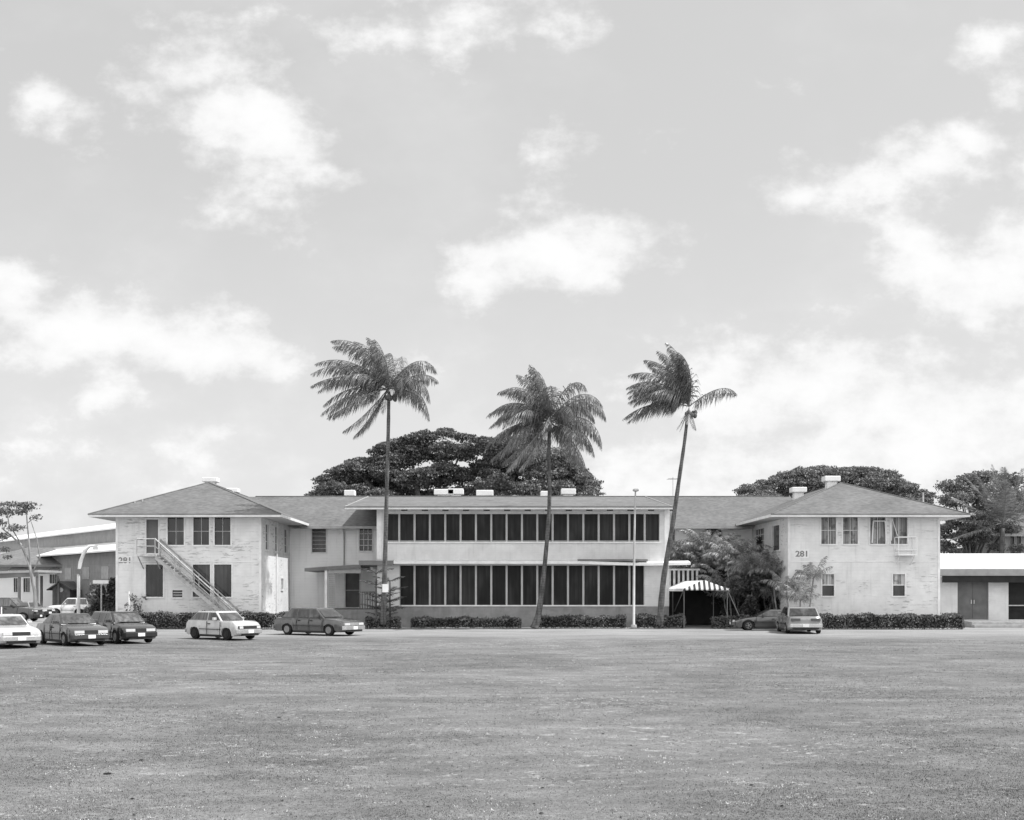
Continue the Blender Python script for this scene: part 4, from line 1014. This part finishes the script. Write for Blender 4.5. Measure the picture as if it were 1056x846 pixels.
areca('low feather palm rising right behind the awning peak', 712, 563, 80.9, 4, 2.0, 12)
areca('tall pale feather palm above the striped awning', 738, 553, 80.6, 4, 2.2, 13)
areca('feather palm with thin bare stem behind the dark sports car', 783, 575, 75.5, 2, 1.9, 15)
areca('rounded drooping feather palm in front of the right wing corner', 799, 570, 76.5, 3, 2.0, 15)
areca('feather palm just right of the awning pole brace', 758, 560, 77.5, 4, 2.2, 14)
areca('short feather palm hanging low over the awning back', 727, 572, 80.4, 4, 1.9, 13)
areca('feather palm standing deepest in the clump against the recessed wall', 750, 556, 81, 4, 2.2, 12)
areca('dark feather palm half hidden between its paler neighbours', 771, 578, 77, 4, 2.0, 13)
areca('feather palm closest to the right wing corner, fronds over the sedan roof', 808, 578, 74.6, 3, 1.8, 12)
areca('wispy pale feather palm standing against the wall under the right house number', 823, 585, 71.5, 3, 1.6, 8, lw=.035)
# layered spiky shrub at palm one
d = 73.2; t = thing('cycad', (gx(396, d), d, 0), 'spiky layered shrub at the foot of the leftmost tall palm', 'shrub', None)
for k, (px, zt_) in enumerate(((388, 3.4), (402, 2.9), (395, 1.9))):
    base = Vector((gx(px, d), d+.1*k, 0)); top = base+Vector((0, 0, zt_)); mb = MB(); mb.tube([base, top], [.07, .04], 6); mb.build('stem', M['bark_tree'], t)
    for lv in range(4):
        for j in range(5):
            mb = MB(); frond(mb, base+Vector((0,0,zt_*(.35+.22*lv))), R(j*72+lv*31+k*20), R(28), 1.2, .7, Vector((0,0,0)), 12, .28, .05, seg=6, hang=.4, r0=.02); mb.build('frond', M['shrub'], t, recalc=False)

# ------------------------------------------------------------------ hedges
def hedge(label, px0, px1, d_, dep, hgt, dens=330):
    x0, x1 = gx(px0, d_), gx(px1, d_); L_ = x1-x0
    h = thing('hedge', ((x0+x1)/2, d_, 0), label, 'hedge', 'clipped hedges along the building')
    mb = MB(); nseg = max(4, int(L_/.35))
    for k in range(nseg):
        a, b = x0+.06+(L_-.12)*k/nseg, x0+.06+(L_-.12)*(k+1)/nseg; hh = hgt-.1+.04*math.sin(k*1.7+px0)
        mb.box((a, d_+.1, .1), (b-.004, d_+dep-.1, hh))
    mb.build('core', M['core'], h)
    n1, n2, n3 = int(L_*hgt*dens), int(L_*dep*dens), int(dep*hgt*dens)
    C = []
    bul = lambda x: .05*np.sin(x*2.3+px0)+.04*np.sin(x*5.1)
    x = rng.uniform(x0, x1, n1); C.append(np.stack([x, d_+rng.normal(.03, .05, n1)-bul(x), hgt*rng.uniform(0.03, 1, n1)**.9], 1))
    x = rng.uniform(x0, x1, n2); C.append(np.stack([x, rng.uniform(d_, d_+dep, n2), hgt+rng.normal(-.01, .045, n2)+bul(x+1)], 1))
    for xe in (x0, x1): C.append(np.stack([xe+rng.normal(0, .05, n3), rng.uniform(d_, d_+dep, n3), rng.uniform(.03, hgt, n3)], 1))
    quads_build('foliage', leaf_quads(np.concatenate(C), .075), M['hedge'], h)
hedge('long clipped hedge along the left wing behind the parked cars', 141, 308, 70.9, .9, .95)
hedge('short clipped hedge piece under the porch shrub', 377, 411, 71.6, .8, .68)
hedge('clipped hedge under the lower screens left of the middle palm', 425, 536, 72.6, .7, .62)
hedge('clipped hedge between the middle palm and the white pole', 553.5, 645, 72.6, .8, .72)
hedge('clipped hedge from the white pole to the awning', 657, 706, 72.4, .9, .78)
hedge('clipped hedge from the awning to the sports car', 737, 806, 72.0, .9, .72)
hedge('long clipped hedge in front of the right wing', 840, 994, 70.6, .9, .85)

# ------------------------------------------------------------------ poles and signs
d = 72.1; lp = thing('light_pole', (gx(654, d), d, 0), 'tall white tapered pole with a small flat lamp head before the lower screens', 'light pole')
zt_ = gz(507, d)
mb = MB(); mb.tube([(gx(653.5,d), d, 0), (gx(653.5,d), d, .25), (gx(653.5,d), d, .27), (gx(654,d), d, zt_*.6), (gx(655.3,d), d, zt_)], [.2,.17,.085,.07,.045], 12); mb.build('pole', M['post'], lp, smooth=True)
mb = MB(); mb.lathe([(.05,0),(.17,.04),(.2,.1),(.16,.17),(.05,.2)], 'z', 12, (gx(655.6,d), d, zt_-.02)); mb.build('lamp_head', M['metal'], lp)
d = 71.3; mb = MB(); mb.box((gx(394.3,d), d-.05, gz(611,d)), (gx(400.5,d), d-.02, gz(602.5,d))); tag(mb.build('notice_sign', M['white']), 'small white notice fixed to the leftmost tall palm trunk', 'sign')
d = 77.; sg = thing('signpost', (gx(104.5, d), d, 0), 'thin pale signpost with a narrow white board left of the left wing', 'sign')
mb = MB(); mb.tube([(gx(104.5,d), d, 0), (gx(104.5,d), d, gz(602,d))], .05, 6); mb.build('post', M['metal'], sg)
mb = MB(); mb.box((gx(96,d), d-.04, gz(602,d)), (gx(112,d), d, gz(598.5,d))); mb.build('board', M['white'], sg)
d = 86.; sl = thing('street_lamp', (gx(81, d), d, 0), 'pale street lamp with a curved arm left of the left wing', 'street lamp')
pa = [(81, 642), (81, 592), (83, 580), (87, 569), (92, 563.5), (98, 563)]
mb = MB(); mb.tube([(gx(a,d), d, gz(b,d)) for a, b in pa], [.13,.12,.15,.15,.11,.07], 8); mb.build('pole', M['trim'], sl, smooth=True)
mb = MB(); mb.hull8([(gx(96,d),d-.16,gz(567,d)),(gx(101,d),d-.16,gz(567,d)),(gx(101,d),d+.16,gz(567,d)),(gx(96,d),d+.16,gz(567,d))], [(gx(97,d),d-.08,gz(562.5,d)),(gx(100,d),d-.08,gz(562.5,d)),(gx(100,d),d+.08,gz(562.5,d)),(gx(97,d),d+.08,gz(562.5,d))]); mb.build('lamp_head', M['metal'], sl)
d = 86.2; mb = MB(); mb.box((gx(79.5,d), d-.4, gz(592,d)), (gx(84.5,d), d-.15, gz(587,d))); mb.build('junction_box', M['fascia'], sl)
d = 88.5; an = thing('roof_aerial', (gx(694, d), d, zr-.1), 'thin television aerial standing on the ridge behind the third palm', 'aerial')
mb = MB(); x = gx(694, d); mb.tube([(x, d, 9.2), (x, d, gz(492,d))], .025, 5); mb.build('mast', M['metal'], an)
mb = MB(); z = gz(494, d)
mb.bar((x-.1, d-.6, z), (x+.1, d+.6, z), .015)
for k in range(5): mb.bar((x-.42, d-.5+k*.25, z), (x+.42, d-.5+k*.25, z), .012)
mb.build('antenna', M['metal'], an)
for px, y0_, y1_, d_, lb in ((133, 610, 640, 71.2, 'thin white stake beside the spindly shrub at the left wing'), (1.5, 626, 640, 80., 'short white stake in front of the dark van')):
    mb = MB(); mb.tube([(gx(px,d_), d_, 0), (gx(px,d_), d_, gz(y0_,d_))], .045, 6); tag(mb.build('stake', M['white']), lb, 'stake')
d = 60.5
mb = MB(); mb.box((-19.9, 57.2, 0), (-18.1, 57.35, .12)); tag(mb.build('parking_block', M['concrete'], bevel=.02), 'pale concrete wheel stop behind the parked sedans', 'wheel stop')

# ------------------------------------------------------------------ cars
import bmesh
def car(label, spec, loc, rot, paint, cat='car', group='parked cars'):
    root = thing(spec.get('name', 'parked_car'), (0,0,0), label, cat, group)
    L, W, Hh = spec['L'], spec['W'], spec['H']; top = spec['top']; wr = spec.get('wr', .31); wx = spec['wx']; zs = .2; hw = W/2
    pm = mat_carpaint('paint_'+spec['id'], paint)
    # outline of the lower body, anticlockwise, with wheel arches
    ra = wr+.075; x0_, x1_ = top[0][0], top[-1][0]
    st = set(np.linspace(x0_+.02, x1_-.02, 26).tolist())
    for xc in wx: st |= {xc+ra*math.cos(math.pi*k/10) for k in range(11)}
    st = sorted([x0_, x1_]+[q for q in st if x0_+.015 < q < x1_-.015]); st = [q for k, q in enumerate(st) if k == 0 or q-st[k-1] > 1e-3]
    tx, tz = [p[0]+1e-4*k for k, p in enumerate(top)], [p[1] for p in top]
    def botz(x):
        z = zs+.08*max(0, 1-min(x-x0_, x1_-x)/.14)
        for xc in wx:
            if abs(x-xc) < ra: z = max(z, wr-.02+math.sqrt(max(0, ra*ra-(x-xc)**2)))
        return z
    out = [(x, float(np.interp(x, tx, tz))) for x in st]+[(x, min(botz(x), float(np.interp(x, tx, tz))-.03)) for x in reversed(st)]
    xmn, xmx = x0_, x1_
    bm = bmesh.new(); rings = []
    slices = [(-1, .26, .05), (-.97, .16, .02), (-.88, .08, .008), (-.6, .03, 0), (0, 0, -.012), (.6, .03, 0), (.88, .08, .008), (.97, .16, .02), (1, .26, .05)]
    for sy, pull, dz in slices:
        ring = []
        for (x, z) in out:
            q = (x-(xmn+xmx)/2)/((xmx-xmn)/2); x2 = x-math.copysign(max(0, abs(q)-.8)/.2*pull, q)
            zc = z-dz*(1 if z > .6 else 0)
            tum = 1-.07*max(0, (z-.6)/.35)-.05*max(0, (.5-z)/.25)
            ring.append(bm.verts.new((x2, sy*hw*tum, zc)))
        rings.append(ring)
    n = len(out)
    for a, b in zip(rings, rings[1:]):
        for k in range(n): bm.faces.new((a[k], a[(k+1) % n], b[(k+1) % n], b[k]))
    m_ = n//2
    for rg_, sg in ((rings[0], -1), (rings[-1], 1)):
        mid = []
        for k in range(m_):
            a, b = rg_[k].co, rg_[n-1-k].co; c = a.lerp(b, .42); c.y += sg*.022; mid.append(bm.verts.new(c))
        for k in range(m_-1):
            bm.faces.new((rg_[k], rg_[k+1], mid[k+1], mid[k])); bm.faces.new((mid[k], mid[k+1], rg_[n-2-k], rg_[n-1-k]))
        bm.faces.new((rg_[0], mid[0], rg_[n-1])); bm.faces.new((rg_[m_-1], mid[m_-1], rg_[m_]))
    bmesh.ops.recalc_face_normals(bm, faces=bm.faces)
    me = bpy.data.meshes.new('body'); bm.to_mesh(me); bm.free(); me.materials.append(pm)
    for p in me.polygons: p.use_smooth = True
    body = bpy.data.objects.new('body', me); COL.objects.link(body); body.parent = root; WP[body.name] = Vector((0,0,0))
    es = body.modifiers.new('split', 'EDGE_SPLIT'); es.split_angle = R(38)
    # cabin
    rb, rr_, fr_, fb_, zb, zr_ = spec['cabin']; wb, wt = hw*.93, hw*spec.get('tumble', .74)
    bot = [(rb,-wb,zb-.03),(fb_,-wb,zb-.03),(fb_,wb,zb-.03),(rb,wb,zb-.03)]; tp = [(rr_,-wt,zr_),(fr_,-wt,zr_),(fr_,wt,zr_),(rr_,wt,zr_)]
    mb = MB(); mb.hull8(bot, tp); mb.build('cabin', pm, root, bevel=.05, seg=3)
    def S_(x, z, sg, o=.006): t = (z-zb)/(zr_-zb); return (x, sg*((wb+(wt-wb)*t)+o), z)
    lo, hi = zb+.03, zr_-.075
    def edge(t, a, b): return a+(b-a)*t
    tl, th = (lo-zb)/(zr_-zb), (hi-zb)/(zr_-zb)
    xr_l, xr_h = edge(tl, rb, rr_)+.1, edge(th, rb, rr_)+.1; xf_l, xf_h = edge(tl, fb_, fr_)-.07, edge(th, fb_, fr_)-.07
    cuts = spec['pillars']; xsplit = [None]+list(cuts)+[None]
    for sg in (-1, 1):
        for a, b in zip(xsplit, xsplit[1:]):
            al, ah = (xr_l, xr_h) if a is None else (a+.035, a+.035); bl, bh = (xf_l, xf_h) if b is None else (b-.035, b-.035)
            if b is not None and a is None: ah = min(ah, bh-.05)
            mb = MB(); q = [S_(al, lo, sg), S_(bl, lo, sg), S_(bh, hi, sg), S_(ah, hi, sg)]; q2 = [S_(al, lo, sg, -.012), S_(bl, lo, sg, -.012), S_(bh, hi, sg, -.012), S_(ah, hi, sg, -.012)]
            mb.hull8(q2, q); mb.build('side_window', M['carglass'], root)
    for nm, xa, xb, sg in (('windscreen', fb_, fr_, 1), ('rear_window', rb, rr_, -1)):
        mb = MB(); o1, o2 = .014*sg, -.01*sg; pts = []
        for o_ in (o2, o1):
            pts.append([(edge(tl, xa, xb)+o_, -edge(tl, wb, wt)+.1, lo+.01), (edge(tl, xa, xb)+o_, edge(tl, wb, wt)-.1, lo+.01), (edge(th, xa, xb)+o_, edge(th, wb, wt)-.09, hi+.0), (edge(th, xa, xb)+o_, -edge(th, wb, wt)+.09, hi+.0)])
        mb.hull8(pts[0], pts[1]); mb.build(nm, M['carglass'], root)
    # wheels
    for xw in wx:
        for sg in (-1, 1):
            yc = sg*(hw-.11)
            mb = MB(); mb.lathe([(wr*.6,-.1),(wr*.95,-.1),(wr,-.06),(wr,.06),(wr*.95,.1),(wr*.6,.1)], 'y', 22, (xw, yc, wr)); wh = mb.build('wheel', M['tyre'], root, smooth=False)
            mb = MB(); o_ = sg*.088
            mb.lathe([(wr*.6, o_-.02),(wr*.6, o_+.03*sg),(wr*.58, o_+.03*sg),(wr*.5, o_),(wr*.2, o_+.01*sg),(wr*.16, o_+.035*sg),(.01, o_+.035*sg)], 'y', 18, (xw, yc, wr))
            for k in range(5): t = k*1.2566; mb.box((xw+math.cos(t)*wr*.36-.03, yc+o_-.004, wr+math.sin(t)*wr*.36-.03), (xw+math.cos(t)*wr*.36+.03, yc+o_+.028*sg, wr+math.sin(t)*wr*.36+.03))
            mb.build('rim', M[spec.get('rim', 'rim')], wh)
    xf, xrr = top[-1][0], top[0][0]; zf_, zrr = spec.get('zlamp', .62), spec.get('ztail', .72)
    bz = spec.get('bz', .42); bm_ = M[spec.get('bmat', 'black')] if spec.get('bmat') != 'paint' else pm
    for nm, x, sg in (('front_bumper', xf, 1), ('rear_bumper', xrr, -1)):
        mb = MB(); y_ = hw-.12
        mb.hull8([(x-sg*.1,-hw*.98,bz-.1),(x+sg*.07,-y_,bz-.1),(x+sg*.07,y_,bz-.1),(x-sg*.1,hw*.98,bz-.1)], [(x-sg*.1,-hw*.98,bz+.1),(x+sg*.07,-y_,bz+.1),(x+sg*.07,y_,bz+.1),(x-sg*.1,hw*.98,bz+.1)])
        mb.build(nm, bm_, root, bevel=.02)
        mb = MB(); pz = bz if nm == 'front_bumper' else spec.get('pz', bz); mb.box((x+sg*.05,-.16,pz-.075), (x+sg*.085,.16,pz+.075)); mb.build('number_plate', M['plate'], root)
    for sg in (-1, 1):
        lwid = spec.get('lw', .36); mb = MB(); a, b = sg*(hw-.16), sg*(hw-.16-lwid)
        mb.hull8([(xf-.1,min(a,b),zf_-.06),(xf+.012,min(a,b),zf_-.06),(xf+.012,max(a,b),zf_-.06),(xf-.1,max(a,b),zf_-.06)], [(xf-.12,min(a,b),zf_+.06),(xf-.004,min(a,b),zf_+.06),(xf-.004,max(a,b),zf_+.06),(xf-.12,max(a,b),zf_+.06)])
        mb.build('headlight', M['lamp'], root)
        mb = MB(); mb.box((xrr-.012, min(a,b), zrr-.07), (xrr+.1, max(a,b), zrr+.07)); mb.build('tail_light', M['tail'], root)
        mb = MB(); xm_ = fb_-.42; mb.box((xm_-.05, sg*(hw*.93), zb+.03), (xm_+.07, sg*(hw+.14), zb+.16)); mb.build('wing_mirror', pm, root, bevel=.02)
        for xd in spec.get('doors', cuts):
            mb = MB(); mb.box((xd+.08, sg*(hw*.955), zb-.16), (xd+.24, sg*(hw*.985+.03), zb-.125)); mb.build('door_handle', M['black'], root)
    for sg in (-1, 1):
        mb = MB(); mb.box((wx[0]+wr+.12, sg*(hw*.99), .5), (wx[1]-wr-.12, sg*(hw*1.0+.03), .525)); mb.build('side_moulding', M[spec.get('mould', 'black')], root)
    gw = hw-.13 if spec.get('fullgrille') else hw-.16-spec.get('lw', .36)-.02
    mb = MB(); mb.hull8([(xf-.05,-gw,zf_-.075),(xf+.006,-gw,zf_-.075),(xf+.006,gw,zf_-.075),(xf-.05,gw,zf_-.075)], [(xf-.07,-gw,zf_+.07),(xf-.01,-gw,zf_+.07),(xf-.01,gw,zf_+.07),(xf-.07,gw,zf_+.07)]); mb.build('grille', M[spec.get('grille', 'black')], root)
    mb = MB(); mb.box((xf-.05,-hw+.3,bz-.2),(xf+.03,hw-.3,bz-.105)); mb.build('valance', M['black'], root)
    mb = MB(); mb.box((xrr-.03,-hw+.25,bz-.2),(xrr+.05,hw-.25,bz-.105)); mb.build('valance', M['black'], root)
    for sg in (-1, 1):
        for xd in list(cuts)+[wx[1]-wr-.16]:
            mb = MB(); mb.box((xd-.004, sg*(hw*.955), .62), (xd+.004, sg*(hw*.985+.018), zb-.03)); mb.box((xd-.004, sg*(hw*.985), .24), (xd+.004, sg*(hw+.02), .62)); mb.build('door_seam', M['tail'], root)
    mb = MB(); mb.box((wx[0]+wr+.1, -hw*.965, zs-.06), (wx[1]-wr-.1, hw*.965, zs+.05)); mb.build('sill', M['black'], root)
    mb = MB(); mb.box((wx[0]-.1, -hw*.8, zs+.0), (wx[1]+.1, hw*.8, zs+.25)); mb.build('underbody', M['black'], root)
    root.location = (loc[0], loc[1], .008); root.rotation_euler = (0, 0, R(rot))
    return root
def sedan(id_, L=4.7, W=1.75, H_=1.38, hood=.0, boxy=0., deck=.95, **kw):
    h = L/2
    top = [(-h, .5), (-h+.02, .78), (-h+.12, deck-.03), (-h*.55, deck), (0, .93), (h*.42, .93), (h*.75, .84+boxy), (h-.14, .74+boxy), (h-.01, .66+boxy*.6), (h, .45)]
    sp = dict(id=id_, L=L, W=W, H=H_, top=top, wx=(-h+.95, h-.9), cabin=(-h+.85+boxy*.3, -h+1.55, .32, h-1.45, .93, H_), pillars=(-.25,))
    sp.update(kw); return sp
car('silvery white sedan cut off at the left edge of the photo', sedan('a', 4.8, 1.78, 1.38, bmat='chrome', pz=.4), (-21.2, 50.0), -50, .55)
car('dark grey rounded sedan parked between the white sedan and the black hatchback', sedan('b', 4.7, 1.76, 1.38, bmat='paint', lw=.42), (-18.95, 51.9), -50, .045)
hb_ = sedan('c', 4.4, 1.68, 1.42, bmat='black', lw=.42); hb_['cabin'] = (-2.1, -1.75, .3, .95, .93, 1.42); hb_['pillars'] = (-.85, -.1); hb_['doors'] = (-.1,)
car('black hatchback with a full length roof, nose to the field', hb_, (-17.4, 54.0), -50, .02)
bx = sedan('d', 4.1, 1.6, 1.38, boxy=.08, bmat='chrome', lw=.3, tumble=.8, wr=.3); bx['cabin'] = (-1.75, -1.1, .28, .82, .92, 1.38); bx['wx'] = (-1.22, 1.22); bx['lw'] = .22; bx['fullgrille'] = True; bx['rim'] = 'black'
car('boxy pale compact coupe with square headlights in front of the stair', bx, (-13.5, 57.4), -38, .5)
wg = sedan('e', 5.0, 1.85, 1.45, bmat='chrome', boxy=.03, lw=.4, grille='chrome'); wg['cabin'] = (-1.9, -1.25, .45, 1.15, .94, 1.45); wg['pillars'] = (-.75, .1); wg['wx'] = (-1.4, 1.5)
car('long dark metallic sedan with chrome grille near the left porch', wg, (-9.6, 62.6), -32, .07)
spc = sedan('f', 4.4, 1.76, 1.24, bmat='paint', lw=.3); spc['top'] = [(-2.2,.5),(-2.18,.8),(-2.0,.88),(-1.2,.88),(0,.84),(.9,.82),(1.5,.74),(2.0,.6),(2.18,.5),(2.2,.4)]; spc['cabin'] = (-1.7,-.75,.0,.85,.84,1.24); spc['pillars'] = (-.45,); spc['zlamp'] = .56; spc['doors'] = (-.3,)
car('low dark sports car with pale wheels partly behind the sedan seen from the rear', spc, (16.25, 69.5), 176, .06)
rr7 = sedan('g', 4.7, 1.9, 1.46, bmat='chrome', boxy=.04, deck=.98, lw=.5, tumble=.8, bz=.46); rr7['ztail'] = .78; rr7['cabin'] = (-1.75,-1.2,.3,.95,.96,1.46)
car('grey sedan seen from the rear in front of the right wing', rr7, (17.1, 65.9), 85, .19)
sv = sedan('h', 4.6, 1.8, 1.78, bmat='black', boxy=.12, wr=.35); sv['top'] = [(-2.3,.5),(-2.3,1.0),(-2.2,1.12),(-1,1.13),(0,1.13),(.9,1.1),(1.7,1.02),(2.15,.92),(2.28,.8),(2.3,.5)]; sv['cabin'] = (-2.2,-1.9,.2,.9,1.12,1.8); sv['pillars'] = (-1.1,-.2); sv['zlamp'] = .8; sv['ztail'] = .95
car('dark van with a high roof beside the carport', sv, (-36.9, 88.5), -6, .03, 'van')
sm = sedan('i', 4.2, 1.65, 1.36, bmat='black')
car('small grey sedan half hidden between the dark van and the shed', sm, (-40.3, 100.5), -20, .22)
sw = sedan('j', 3.9, 1.65, 1.6, bmat='black', boxy=.12, wr=.34); sw['top'] = [(-1.95,.5),(-1.95,.98),(-1.88,1.02),(-1,1.02),(0,1.02),(.5,1.0),(1.3,.96),(1.75,.9),(1.9,.8),(1.95,.5)]; sw['cabin'] = (-1.85,-1.65,.1,.6,1.02,1.62); sw['pillars'] = (-.75,); sw['zlamp'] = .76
car('white off-road wagon facing left below the curved street lamp', sw, (-39.2, 107.), 184, .7)
print('objects', len(bpy.data.objects))
